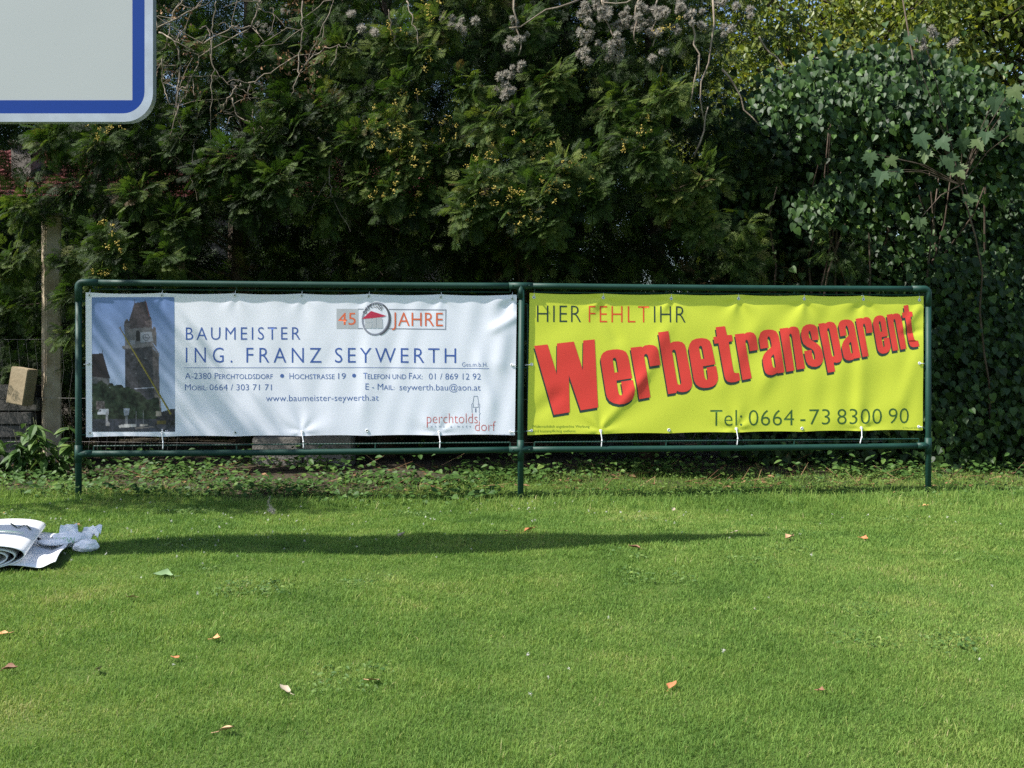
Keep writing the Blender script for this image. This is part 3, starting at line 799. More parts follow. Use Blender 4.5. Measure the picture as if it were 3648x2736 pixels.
def build_yellow():
    t = thing('advertising_banner', 'bright yellow banner with one large slanting red word', 'banner')
    banner_sheet('sheet', Y_C, TOP_Y, BOT_Y, fold_y, M_yellow, t, 240, 84)
    def pr(): return Print(fold_y)
    p = pr()
    for lp in BIG: p.poly([[(x - 3, y + 9.6) for x, y in q] for q in lp])
    p.build('lettering', M_dark, t, 0.0006)['label'] = 'dark drop edge of the big red word'
    p = pr()
    p.text('HIER', 1912.8, 2070.2, 1148, 1148.6, 60, 59.5, 1.12, -0.013)
    p.text('IHR', 2329.5, 2442.3, 1149.6, 1149.8, 59, 58.5, 1.12, -0.013)
    p.build('lettering', M_dark, t, 0.0006)['label'] = 'thin black capitals in the top line'
    p = pr()
    for lp in BIG: p.poly(lp)
    p.build('lettering', M_redp, t, 0.0012)['label'] = 'big slanting red word'
    p = pr(); p.text('FEHLT', 2097.4, 2312.4, 1149, 1150, 59.5, 59, 1.16, -0.013)
    p.build('lettering', M_redt, t, 0.0006)['label'] = 'thin red capitals in the top line'
    p = pr()
    p.text('Tel:', 2530.3, 2643.9, 1517.7, 1517, 57, 56.6, 1.02, -0.010)
    p.text('0664', 2667, 2828.5, 1516.8, 1515.6, 56, 56, 1.02, -0.010, '1'); p.text('-', 2851, 2869, 1515, 1515, 56, 56, 1, -0.006, '1')
    p.text('73', 2883, 2956.8, 1513, 1512.4, 54.5, 54.5, 1.02, -0.010, '1'); p.text('8300', 2982, 3141.5, 1512, 1510, 54.5, 54, 1.02, -0.010, '1')
    p.text('90', 3164.9, 3237.6, 1509.4, 1508, 54.5, 54, 1.02, -0.010, '1')
    p.build('lettering', M_olive, t, 0.0006)['label'] = 'dark green telephone number'
    p = pr()
    p.text('Widerrechtlich angebrachte Werbung', 1895, 2100, 1523.6, 1523.4, 9.4, 9.4, 1, -0.004)
    p.text('wird kostenpflichtig entfernt.', 1895, 2052, 1540, 1539.6, 9.4, 9.4, 1, -0.004)
    p.text('© Manuel Sch', 3216, 3266, 1527.4, 1526.4, 6, 6, 1, -0.006)
    p.build('lettering', M_oliv2, t, 0.0006)['label'] = 'tiny two-line notice in the lower left corner'
    eyelets(TOP_Y + BOT_Y + SIDE_Y, fold_y, t, M_eyewh)
build_yellow()

# ------------------------------------------------------------------ cable ties
def tie_mesh(pts, r=0.0028, head=None):
    e = Acc(); e.add(*tube(pts, r, 6))
    if head is not None:
        h = np.array(head); e.add(*tube([h + np.array((0, 0, 0.007)), h - np.array((0, 0, 0.007))], 0.0055, 6))
    return e.done('cable_tie', True)

def build_ties():
    names = {0: 'below the printed tower photo of the white banner', 1: 'at the middle of the white banner bottom edge', 2: 'under the red place name on the white banner',
             3: 'below the big red W on the yellow banner', 4: 'below the word Tel on the yellow banner', 5: 'below the end of the yellow telephone number'}
    for i, ((x, y), fold) in enumerate([(q, fold_w) for q in TIES_W] + [(q, fold_y) for q in TIES_Y]):
        a = drape([(x, y)], fold, 0.004)[0]
        dx = (4, 6, 3, 2, 2, -5)[i]
        b = plane_pts([(x + dx, y + (51, 52, 52, 52, 52, 50)[i])])[0] + NRM * 0.010
        rod = np.array((b[0], b[1], HB + 0.052))
        mid = a * 0.45 + b * 0.55 + NRM * 0.008 + np.array((0.004, 0, 0))
        e = [a - NRM * 0.012 + np.array((0, 0, 0.002)), a, a + NRM * 0.003 - np.array((0, 0, 0.01)), mid, b, b - np.array((0.002, 0, 0.012))]
        tag(put('cable_tie', tie_mesh(e, 0.0042, mid - np.array((0, 0, 0.012))), M_tie), 'long white cable tie hanging ' + names[i], 'cable tie', 'cable ties along the banner edges')
    W = ['far left', 'second', 'third', 'fourth', 'fifth', 'sixth', 'far right']
    for nm, pts, fold in (('white', TOP_W, fold_w), ('yellow', TOP_Y, fold_y)):
        for i, q in enumerate(pts):
            a = drape([q], fold, 0.003)[0]; b = np.array((a[0] + 0.002, fy(a[0]) + 0.010, HT - 0.045))
            tag(put('cable_tie', tie_mesh([a - NRM * 0.01, a, (a + b) / 2 + NRM * 0.006, b], 0.0022), M_tie), 'tiny cable tie through the %s top eyelet of the %s banner' % (W[i], nm), 'cable tie', 'cable ties along the banner edges')
    for nm, q, fold, px in (('left side of the white', SIDE_W[0], fold_w, XL + 0.03), ('right side of the white', SIDE_W[1], fold_w, XM - 0.03), ('left side of the yellow', SIDE_Y[0], fold_y, XM + 0.03), ('right side of the yellow', SIDE_Y[1], fold_y, XR - 0.03),
                             ('lower right corner of the white', BOT_W[6], fold_w, XM - 0.04), ('lower left corner of the yellow', BOT_Y[0], fold_y, XM + 0.04), ('lower right corner of the yellow', BOT_Y[6], fold_y, XR - 0.04)):
        a = drape([q], fold, 0.003)[0]; b = fp(px, a[2] - 0.004)
        tag(put('cable_tie', tie_mesh([a - NRM * 0.01, a, (a + b) / 2 + NRM * 0.006, b], 0.0028), M_tie), 'small cable tie on the %s banner' % nm, 'cable tie', 'cable ties along the banner edges')
build_ties()

# ------------------------------------------------------------------ road sign at the upper left
def rrect(x0, x1, z0, z1, r, n=8):
    pts = []
    for cx, cz, a0 in ((x1 - r, z1 - r, 0), (x0 + r, z1 - r, 90), (x0 + r, z0 + r, 180), (x1 - r, z0 + r, 270)):
        for k in range(n + 1):
            a = R(a0 + 90 * k / n); pts.append((cx + r * math.cos(a), cz + r * math.sin(a)))
    return pts

def prism(name, outer, inner, y0, y1, bevel=0.0):
    """plate (or ring when inner is given) between depths y0 (front) and y1"""
    loops = [outer] + ([inner] if inner else [])
    pts = [q for lp in loops for q in lp]; n = len(pts)
    F = tessellate_polygon([[Vector((q[0], q[1], 0)) for q in lp] for lp in loops])
    V = [(x, y0, z) for x, z in pts] + [(x, y1, z) for x, z in pts]
    T = [tuple(f) for f in F] + [tuple(n + i for i in f[::-1]) for f in F]
    Q = []; o = 0
    for lp in loops:
        k = len(lp)
        for i in range(k): Q.append((o + i, o + (i + 1) % k, n + o + (i + 1) % k, n + o + i))
        o += k
    me = mesh(name, V, [np.array(T), np.array(Q)])
    bm = bmesh.new(); bm.from_mesh(me); bmesh.ops.recalc_face_normals(bm, faces=bm.faces[:])
    bm.to_mesh(me); bm.free()
    return me

def build_sign():
    YS = 4.39
    BR = P(332.5 * 1.6492, 264.5 * 1.6492, YS); k = YS / FS * 1.6492
    x1, z0 = BR[0], BR[2]; x0, z1 = x1 - 2.9, z0 + 2.12
    t = thing('road_sign', 'large white road sign with blue border and rounded aluminium rim', 'sign')
    tc = 18 * k
    m_face = mat('sign_white', (0.395, 0.41, 0.405), 0.4, 0.4, noise=(3, 0.4, (0.42, 0.435, 0.43)))
    m_blue = mat('sign_blue', (0.003, 0.038, 0.235), 0.45, 0.2)
    m_alu = mat('sign_aluminium', (0.42, 0.45, 0.48), 0.45, 0.5, 0.7, noise=(14, 0.2, (0.34, 0.36, 0.38)))
    rim_o = rrect(x0, x1, z0, z1, 0.125); rim_i = rrect(x0 + tc, x1 - tc, z0 + tc, z1 - tc, 0.095)
    put('rim', prism('rim', rim_o, rim_i, YS - 0.012, YS + 0.03), m_alu, t)
    bi = rrect(x0 + tc + 28 * k, x1 - tc - 28.5 * k, z0 + tc + 30 * k, z1 - tc - 28 * k, 0.002, 1)
    put('border', prism('border', rrect(x0 + tc - 0.001, x1 - tc + 0.001, z0 + tc - 0.001, z1 - tc + 0.001, 0.096), bi, YS, YS + 0.008), m_blue, t)
    put('panel', prism('panel', [(a, b) for a, b in rrect(x0 + tc + 28 * k - 0.01, x1 - tc - 28.5 * k + 0.01, z0 + tc + 30 * k - 0.01, z1 - tc - 28 * k + 0.01, 0.002, 1)], None, YS + 0.003, YS + 0.012), m_face, t)
    put('back_plate', prism('back_plate', rrect(x0 + 0.01, x1 - 0.01, z0 + 0.01, z1 - 0.01, 0.12), None, YS + 0.013, YS + 0.026), m_alu, t)
    for xp in (x0 + 0.35, x0 + 1.05):
        put('post', tube_mesh('post', [([(xp, YS + 0.07, -0.3), (xp, YS + 0.07, z1 - 0.05)], 0.038, 14)]), m_alu, t)
build_sign()

# ------------------------------------------------------------------ lawn
M_grass = leaf_mat('grass_blades', [(0.0, (0.066, 0.132, 0.028)), (0.35, (0.130, 0.232, 0.046)), (0.65, (0.196, 0.292, 0.062)), (0.9, (0.32, 0.35, 0.105)), (1.0, (0.44, 0.40, 0.20))],
                   0.6, 0.15, 0.38, (1.1, 1.12, 0.8), patch=[(0.9, 1.1), (3.2, 0.8), (14.0, 0.35)])
def lawn_edge(x):
    return 8.5 + 0.12 * np.sin(x * 1.9 + 0.5) + 0.08 * np.sin(x * 4.3) - 1.5 * ss(0.1, -1.6, x) + 0.25 * ss(-2.9, -3.3, x)

KEEP_OUT = []                     # (x, y, r) circles without blades

def build_grass():
    a = Acc()
    def field(y0, y1, dens, hgt, wid, g):
        wmax = lambda y: 0.56 * y + 0.35
        W = wmax(y1); n = int(dens * (y1 - y0) * 2 * W)
        y = g.uniform(y0, y1, n); x = g.uniform(-W, W, n)
        k = (np.abs(x) < wmax(y)) & (y < lawn_edge(x) + g.normal(0, 0.10 if hgt < 0.05 else 0.5, n) + 0.28 * g.random(n) ** 3)
        # thinner, tufted growth near the bed
        k &= g.random(n) < 1 - 0.45 * ss(6.6, 8.2, y)
        for (cx, cy, cr) in KEEP_OUT: k &= (x - cx) ** 2 + (y - cy) ** 2 > cr * cr
        x, y = x[k], y[k]; n = len(x)
        cl = 0.85 + 0.22 * np.sin(x * 5.1 + 2 * np.sin(y * 3.3)) * np.sin(y * 6.3 + 1.5 * np.sin(x * 4.2)) + 0.15 * np.sin(x * 17 + y * 9) * np.sin(y * 21 - x * 6)
        h = hgt * (0.55 + 0.75 * g.random(n)) * cl.clip(0.45, 1.3) * (1 + 0.8 * (g.random(n) < 0.03))
        az = g.uniform(0, 6.283, n); lean = np.abs(g.normal(0.60, 0.45, n)).clip(0, 1.4)
        # combed by the wind and the mower
        lx = np.cos(az) * lean + 0.14; ly = np.sin(az) * lean + 0.12 * np.sin(x * 2.2 + y)
        wd = wid * g.uniform(0.6, 1.3, n)
        pa = g.uniform(0, 3.1416, n)
        px, py = np.cos(pa) * wd / 2, np.sin(pa) * wd / 2
        z0 = gz(x, y) - 0.004
        b0 = np.stack((x - px, y - py, z0), 1); b1 = np.stack((x + px, y + py, z0), 1)
        mx, my, mz = x + lx * h * 0.38, y + ly * h * 0.38, z0 + h * 0.62
        m0 = np.stack((mx - px * 0.8, my - py * 0.8, mz), 1); m1 = np.stack((mx + px * 0.8, my + py * 0.8, mz), 1)
        sh = np.sqrt(np.clip(1 - 0.45 * (lx ** 2 + ly ** 2), 0.12, 1))
        tp = np.stack((x + lx * h * 0.95, y + ly * h * 0.95, z0 + h * sh), 1)
        V = np.stack((b0, b1, m1, m0, tp), 1).reshape(-1, 3)
        i = np.arange(n) * 5
        tint = g.normal(0.47, 0.115, n) + 0.35 * (g.random(n) < 0.035)
        a.add(V, [np.stack((i, i + 1, i + 2, i + 3), 1), np.stack((i + 3, i + 2, i + 4), 1)], np.repeat(tint, 5))
    g = np.random.default_rng(11)
    field(2.15, 3.3, 56000, 0.021, 0.0021, g)
    field(3.3, 5.0, 32000, 0.022, 0.0028, g)
    field(5.0, 8.6, 16000, 0.025, 0.0038, g)
    field(6.6, 8.9, 1500, 0.075, 0.0040, g)
    o = put('grass', a.done('grass'), M_grass)
    tag(o, 'short mown green lawn grass in front of the banner frame', 'grass', kind='stuff')

# ------------------------------------------------------------------ leaf templates (y = along the leaf, z = its upper face)
def fanleaf(outline, fold=0.25, curl=0.0):
    """outline: half of the leaf from base to tip [(x, y)...]; mirrored, folded on the midrib"""
    o = np.array(outline, float); n = len(o)
    mid = np.stack((np.zeros(n), o[:, 1], -curl * o[:, 1] ** 2), 1)
    rt = np.stack((o[:, 0], o[:, 1], fold * o[:, 0] - curl * o[:, 1] ** 2), 1)
    lt = rt * np.array((-1, 1, 1))
    V = np.concatenate((mid, rt, lt)); F = []
    for i in range(n - 1):
        F.append((i, n + i, n + i + 1, i + 1)); F.append((i, i + 1, 2 * n + i + 1, 2 * n + i))
    return V, [np.array(F)]

T_OVAL = fanleaf([(0.0, 0), (0.22, 0.22), (0.27, 0.5), (0.16, 0.8), (0.0, 1.0)], 0.3, 0.15)
T_LONG = fanleaf([(0.0, 0), (0.15, 0.2), (0.21, 0.45), (0.15, 0.72), (0.0, 1.0)], 0.35, 0.35)
T_SMALL = (np.array(((0, 0, 0), (0.28, 0.5, 0.07), (0, 1, -0.05), (-0.28, 0.5, 0.07)), float), [np.array(((0, 1, 2, 3),))])
def starleaf(pts, cup=0.12):
    """lobed leaf as a fan round its centre; pts closed outline (x, y)"""
    p = np.array(pts, float); n = len(p)
    r2 = p[:, 0] ** 2
    V = np.concatenate((np.stack((p[:, 0], p[:, 1], cup * np.abs(p[:, 0]) - 0.10 * (p[:, 1] - 0.3) ** 2), 1), [(0, 0.33, 0.0)]))
    return V, [np.array([(i, (i + 1) % n, n) for i in range(n)])]
_h = [(0.0, 0.0), (0.22, -0.06), (0.42, 0.08), (0.43, 0.28), (0.38, 0.50), (0.20, 0.74), (0.0, 1.0)]
T_IVY = starleaf(_h + [(-x, y) for x, y in _h[-2:0:-1]], 0.22)
_m = [(0.0, 0.0), (0.10, -0.02), (0.38, -0.14), (0.34, 0.04), (0.50, 0.10), (0.40, 0.20), (0.66, 0.34), (0.50, 0.38), (0.58, 0.56), (0.40, 0.50), (0.22, 0.46), (0.26, 0.70), (0.16, 0.74), (0.14, 0.88), (0.0, 1.08)]
T_MAPLE = starleaf(_m + [(-x, y) for x, y in _m[-2:0:-1]], 0.10)

def spray_template(seed, nb=9, sub=3):
    """flat scale-leaved conifer spray, length 1 along y"""
    g = np.random.default_rng(seed); V = []; F = []
    def rh(p, d, L, w_, z0, z1):
        d = norm(d); nrm = np.array((-d[1], d[0])); k = len(V)
        m = p + d * L * 0.45
        V.extend([(p[0], p[1], z0), (m[0] + nrm[0] * w_, m[1] + nrm[1] * w_, (z0 + z1) / 2 + 0.01), (p[0] + d[0] * L, p[1] + d[1] * L, z1), (m[0] - nrm[0] * w_, m[1] - nrm[1] * w_, (z0 + z1) / 2 + 0.01)])
        F.append((k, k + 1, k + 2, k + 3))
    rh(np.array((0, 0.0)), np.array((0.02, 1.0)), 1.0, 0.022, 0, -0.12)
    for i in range(nb):
        t = 0.10 + 0.82 * i / nb
        for s in (-1, 1):
            if g.random() < 0.08: continue
            L = (0.50 * (1 - t) ** 0.6 + 0.10) * g.uniform(0.7, 1.2)
            d = np.array((s * g.uniform(0.75, 1.0), g.uniform(0.65, 0.95))); p = np.array((0.0, t + g.uniform(-0.02, 0.02)))
            zz = -0.12 * t * t
            rh(p, d, L, 0.015, zz, zz - 0.22 * L)
            dn = norm(d)
            for j in range(sub):
                u = 0.25 + 0.6 * j / sub
                for s2 in (-1, 1):
                    d2 = dn * 0.8 + s2 * np.array((-dn[1], dn[0])) * 0.75
                    rh(p + dn * L * u, d2, L * 0.40 * (1.15 - u), 0.0145, zz - 0.2 * L * u, zz - 0.28 * L * (u + 0.2))
    return np.array(V), [np.array(F)]
SPRAYS = [spray_template(s, 7, 3) for s in (1, 2, 3)]
SPRAY_M = [spray_template(s, 7, 2) for s in (6, 7, 8)]
SPRAY_LO = [spray_template(s, 6, 1) for s in (4, 5)]

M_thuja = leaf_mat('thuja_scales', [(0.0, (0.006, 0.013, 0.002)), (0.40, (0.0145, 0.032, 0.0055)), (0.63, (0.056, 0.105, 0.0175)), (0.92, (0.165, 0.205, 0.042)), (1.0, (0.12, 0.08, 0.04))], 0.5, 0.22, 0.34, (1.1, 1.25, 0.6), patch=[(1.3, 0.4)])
M_cone = leaf_mat('thuja_cones', [(0.0, (0.32, 0.24, 0.04)), (1.0, (0.58, 0.44, 0.10))], 0.6, 0.3, 0.1)
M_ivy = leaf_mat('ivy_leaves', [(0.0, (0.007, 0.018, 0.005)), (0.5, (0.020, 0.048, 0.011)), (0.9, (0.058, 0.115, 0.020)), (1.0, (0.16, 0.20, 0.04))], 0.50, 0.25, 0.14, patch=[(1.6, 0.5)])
M_decid = leaf_mat('tree_leaves', [(0.0, (0.045, 0.075, 0.012)), (0.5, (0.12, 0.17, 0.028)), (1.0, (0.25, 0.26, 0.05))], 0.45, 0.4, 0.42, (1.2, 1.15, 0.5), patch=[(0.9, 0.5)])
M_maple = leaf_mat('maple_leaves', [(0.0, (0.022, 0.048, 0.018)), (0.6, (0.050, 0.090, 0.040)), (1.0, (0.10, 0.13, 0.03))], 0.55, 0.25, 0.15)
M_weed = leaf_mat('bed_leaves', [(0.0, (0.025, 0.06, 0.015)), (0.5, (0.06, 0.125, 0.025)), (1.0, (0.16, 0.23, 0.05))], 0.55, 0.22, 0.25, patch=[(2.0, 0.4)])
M_dead = leaf_mat('dead_leaves', [(0.0, (0.07, 0.035, 0.02)), (0.5, (0.22, 0.12, 0.06)), (1.0, (0.46, 0.30, 0.16))], 0.7, 0.2, 0.15)
M_fluff = leaf_mat('seed_fluff', [(0.0, (0.27, 0.25, 0.21)), (1.0, (0.50, 0.465, 0.41))], 0.9, 0.05, 0.45)
M_stem = mat('plant_stem', (0.07, 0.08, 0.03), 0.6, 0.3)

def rdir(g, n):
    v = g.normal(0, 1, (n, 3)); return norm(v)

def clump(acc, c, r, n, g, size, T, bias=(0, -0.35, -0.25), tint=(0.5, 0.14), flat=0.5, stretch=(1, 1, 1)):
    """sprays growing out of a small region, tips spreading and drooping"""
    d = rdir(g, n); d = norm(d * np.array((1, 1, 0.8)) + np.array(bias))
    st = np.array(c) + d * (np.array(r) * np.array(stretch)) * g.uniform(0.15, 0.9, (n, 1))
    dd = norm(d + 0.45 * rdir(g, n) + np.array((0, 0, -0.25)))
    nn = norm(np.array((-0.35, -0.42, 0.6)) + flat * rdir(g, n))
    s = size * g.uniform(0.65, 1.25, n)
    tn = g.normal(tint[0], tint[1], n)
    k = g.integers(0, len(T), n)
    for i, t in enumerate(T):
        m = k == i
        if m.any(): acc.scatter(t[0], t[1], basis(dd[m], nn[m], s[m]), st[m], tn[m])
    return st, dd, s

def cone_bunch(acc, c, g, n, r):
    """small cones sitting in a bunch"""
    oc = np.array(((0, 0, -1), (1, 0, 0), (0, 1, 0), (-1, 0, 0), (0, -1, 0), (0, 0, 1)), float) * np.array((0.55, 0.55, 1))
    F = np.array(((0, 2, 1), (0, 3, 2), (0, 4, 3), (0, 1, 4), (5, 1, 2), (5, 2, 3), (5, 3, 4), (5, 4, 1)))
    L = np.array(c) + rdir(g, n) * r * g.uniform(0.1, 1, (n, 1))
    acc.scatter(oc, [F], basis(norm(rdir(g, n) + np.array((0, 0, 1.0))), rdir(g, n), 0.0082 * g.uniform(0.8, 1.4, n)), L, g.uniform(0, 1, n))

# ------------------------------------------------------------------ thuja hedge: seven trees, each with its own trunk and crown
THUJA = [(-5.6, 9.4, 'thuja tree at the far left edge behind the fence post', 5.6), (-3.9, 9.5, 'thuja tree above the left corner of the frame, just right of the fence post', 5.9), (-2.55, 9.45, 'thuja tree behind the printed tower photo, bare vines over its top', 6.1),
         (-1.2, 9.55, 'thuja tree behind the middle of the white banner with bright fan-like sprays', 6.0), (0.1, 9.45, 'thuja tree behind the middle post with clusters of yellow cones', 6.2), (1.35, 9.5, 'thuja tree behind the big red W with grey seed fluff above', 6.1),
         (2.5, 9.75, 'shaded dark thuja tree between the bright hedge and the ivy bush', 3.2)]

# clumps that stand out of the hedge, sunlit look put into their lighter tint: photo (2212-wide) x, y, size, depth
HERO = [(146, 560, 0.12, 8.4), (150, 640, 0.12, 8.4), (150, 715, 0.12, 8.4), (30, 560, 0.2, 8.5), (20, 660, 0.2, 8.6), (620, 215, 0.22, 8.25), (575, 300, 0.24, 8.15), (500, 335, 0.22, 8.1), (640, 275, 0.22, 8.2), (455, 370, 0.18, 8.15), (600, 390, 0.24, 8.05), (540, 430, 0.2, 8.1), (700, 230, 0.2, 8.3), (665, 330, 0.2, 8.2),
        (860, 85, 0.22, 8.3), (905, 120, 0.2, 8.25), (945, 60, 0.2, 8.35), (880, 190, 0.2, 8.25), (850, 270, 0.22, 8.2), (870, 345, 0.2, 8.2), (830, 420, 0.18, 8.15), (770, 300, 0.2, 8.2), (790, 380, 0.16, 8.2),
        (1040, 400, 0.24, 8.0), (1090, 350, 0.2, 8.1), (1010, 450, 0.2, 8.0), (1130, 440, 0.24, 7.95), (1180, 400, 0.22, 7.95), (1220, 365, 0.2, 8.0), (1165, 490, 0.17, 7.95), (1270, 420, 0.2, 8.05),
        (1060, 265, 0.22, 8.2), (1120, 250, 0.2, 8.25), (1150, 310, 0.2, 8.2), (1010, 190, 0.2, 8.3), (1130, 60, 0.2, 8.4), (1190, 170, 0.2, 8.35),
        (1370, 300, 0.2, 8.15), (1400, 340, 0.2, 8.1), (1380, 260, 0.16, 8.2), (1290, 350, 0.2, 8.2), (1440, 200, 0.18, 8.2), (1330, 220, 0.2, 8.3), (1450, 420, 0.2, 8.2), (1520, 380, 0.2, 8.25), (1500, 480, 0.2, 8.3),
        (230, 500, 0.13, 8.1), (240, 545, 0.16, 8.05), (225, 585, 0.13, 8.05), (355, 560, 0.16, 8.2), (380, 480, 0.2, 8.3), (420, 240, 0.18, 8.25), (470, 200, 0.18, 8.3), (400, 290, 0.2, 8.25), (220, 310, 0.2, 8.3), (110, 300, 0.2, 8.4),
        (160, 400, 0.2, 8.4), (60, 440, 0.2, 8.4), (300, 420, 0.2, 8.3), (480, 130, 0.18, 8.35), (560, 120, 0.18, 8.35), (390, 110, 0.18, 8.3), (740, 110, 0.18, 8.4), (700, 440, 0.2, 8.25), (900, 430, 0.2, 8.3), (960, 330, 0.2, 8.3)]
CONES = [(850, 65), (930, 20), (905, 60), (860, 250), (880, 300), (865, 360), (930, 130), (1045, 385), (1060, 400), (1130, 455), (1160, 480), (1200, 420), (1195, 400), (1180, 320), (1240, 385), (1130, 425), (1090, 405),
         (1390, 280), (1370, 320), (830, 420), (905, 430), (1025, 440), (1085, 290), (1000, 300), (820, 300), (240, 545), (215, 580), (230, 490), (195, 290), (225, 280), (1440, 60), (1150, 330), (820, 250), (870, 290), (1050, 345), (905, 345), (960, 270), (890, 215), (1105, 455), (1225, 350)]

def build_thuja():
    g = np.random.default_rng(21)
    accs = [Acc() for _ in THUJA]; cones = [Acc() for _ in THUJA]; wood = [Acc() for _ in THUJA]
    tx = np.array([t[0] for t in THUJA])
    def near(x): return int(np.argmin(np.abs(tx - x)))
    def twig(i, c, r0=0.012):
        t = THUJA[i]; c = np.array(c)
        b = np.array((t[0], t[1], max(0.4, c[2] - g.uniform(-0.1, 0.5))))
        m = (b + c) / 2 + np.array((g.uniform(-.1, .1), g.uniform(-.1, .1), g.uniform(0.0, 0.2)))
        wood[i].add(*tube([b, m, c], [r0, r0 * 0.6, r0 * 0.25], 5, False))
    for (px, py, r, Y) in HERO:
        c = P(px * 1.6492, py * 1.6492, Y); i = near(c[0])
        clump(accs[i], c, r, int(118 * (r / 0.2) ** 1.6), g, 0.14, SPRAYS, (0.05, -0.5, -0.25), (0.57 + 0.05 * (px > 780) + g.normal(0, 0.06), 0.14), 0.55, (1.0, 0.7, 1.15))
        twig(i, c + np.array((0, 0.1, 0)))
    # the general face of the hedge
    n = 0
    while n < 470:
        x = g.uniform(-6.3, 3.1); z = g.uniform(0.55, 5.6)
        Yf = 8.92 + 0.22 * math.sin(x * 2.1 + 1.3 * math.sin(z * 1.7)) + 0.2 * math.sin(z * 2.3 + x) + g.normal(0, 0.18)
        sx, sy = x / Yf * FS / 1.6492 + 1106, 776 - (z - CAMZ) / Yf * FS / 1.6492
        if x > 1.95 + 0.25 * (z < 3) and z > 2.3 and g.random() < 0.93: continue
        if sy > 450 and g.random() < 0.6: Yf += 0.5        # dark hollow below the skirts
        if 20 < sx < 210 and 330 < sy < 420 and g.random() < 0.4: continue     # gap onto the tiled roof
        if 330 < sx < 560 and -60 < sy < 170 and g.random() < 0.55: continue     # bare vine patch
        c = np.array((x, Yf, z)); i = near(x)
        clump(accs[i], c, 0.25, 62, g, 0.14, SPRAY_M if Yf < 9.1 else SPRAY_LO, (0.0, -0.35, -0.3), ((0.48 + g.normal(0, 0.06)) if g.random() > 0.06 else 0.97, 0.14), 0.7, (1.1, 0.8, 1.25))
        if g.random() < 0.5: twig(i, c)
        n += 1
    # inner, sparser foliage behind
    for _ in range(680):
        x = g.uniform(-6.6, 3.3); z = g.uniform(0.4, 5.9); Y = 9.35 + g.uniform(-0.1, 0.55)
        sx, sy = x / Y * FS / 1.6492 + 1106, 776 - (z - CAMZ) / Y * FS / 1.6492
        if 20 < sx < 210 and 330 < sy < 420: continue
        if x > 2.0 and z > 2.4 and g.random() < 0.9: continue
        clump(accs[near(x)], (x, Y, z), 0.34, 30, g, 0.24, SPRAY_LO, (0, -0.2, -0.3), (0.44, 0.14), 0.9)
    for (px, py) in CONES:
        # cones sit on the outer sprays
        hx = min(HERO, key=lambda h: (h[0] - px) ** 2 + (h[1] - py) ** 2)
        c = P(px * 1.6492, py * 1.6492, hx[3] - 0.16); i = near(c[0])
        for k in range(5):
            cone_bunch(cones[i], c + g.normal(0, 0.055, 3), g, 9, 0.035)
    for i, (x, y, lab, h) in enumerate(THUJA):
        t = thing('thuja_tree', lab, 'tree', group='thuja trees of the hedge')
        p = [(x + 0.05 * math.sin(k * 1.3 + i), y + 0.04 * math.cos(k * 2 + i), float(gz(x, y)) - 0.1 + k * h / 7) for k in range(8)]
        wood[i].add(*tube(p, np.linspace(0.10, 0.02, 8), 9))
        put('trunk', wood[i].done('trunk', True), M_bark, t)
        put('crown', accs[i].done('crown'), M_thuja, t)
        if cones[i].n: put('cones', cones[i].done('cones'), M_cone, t)['kind'] = 'stuff'
build_thuja()

# ------------------------------------------------------------------ dense evergreens standing behind the hedge
def leafy(acc, c, r, n, g, size, T, tint=(0.5, 0.15), face=(0, -0.5, 0.7), flat=0.7):
    d = rdir(g, n); L = np.array(c) + d * np.array(r) * (g.random((n, 1)) ** 0.4)
    nn = norm(np.array(face) + flat * rdir(g, n)); dd = norm(rdir(g, n) + np.array((0, -0.2, -0.5)))
    k = g.integers(0, len(T), n); s = size * g.uniform(0.6, 1.25, n); tn = g.normal(tint[0], tint[1], n)
    for i, t in enumerate(T):
        m = k == i
        if m.any(): acc.scatter(t[0], t[1], basis(dd[m], nn[m], s[m]), L[m], tn[m])

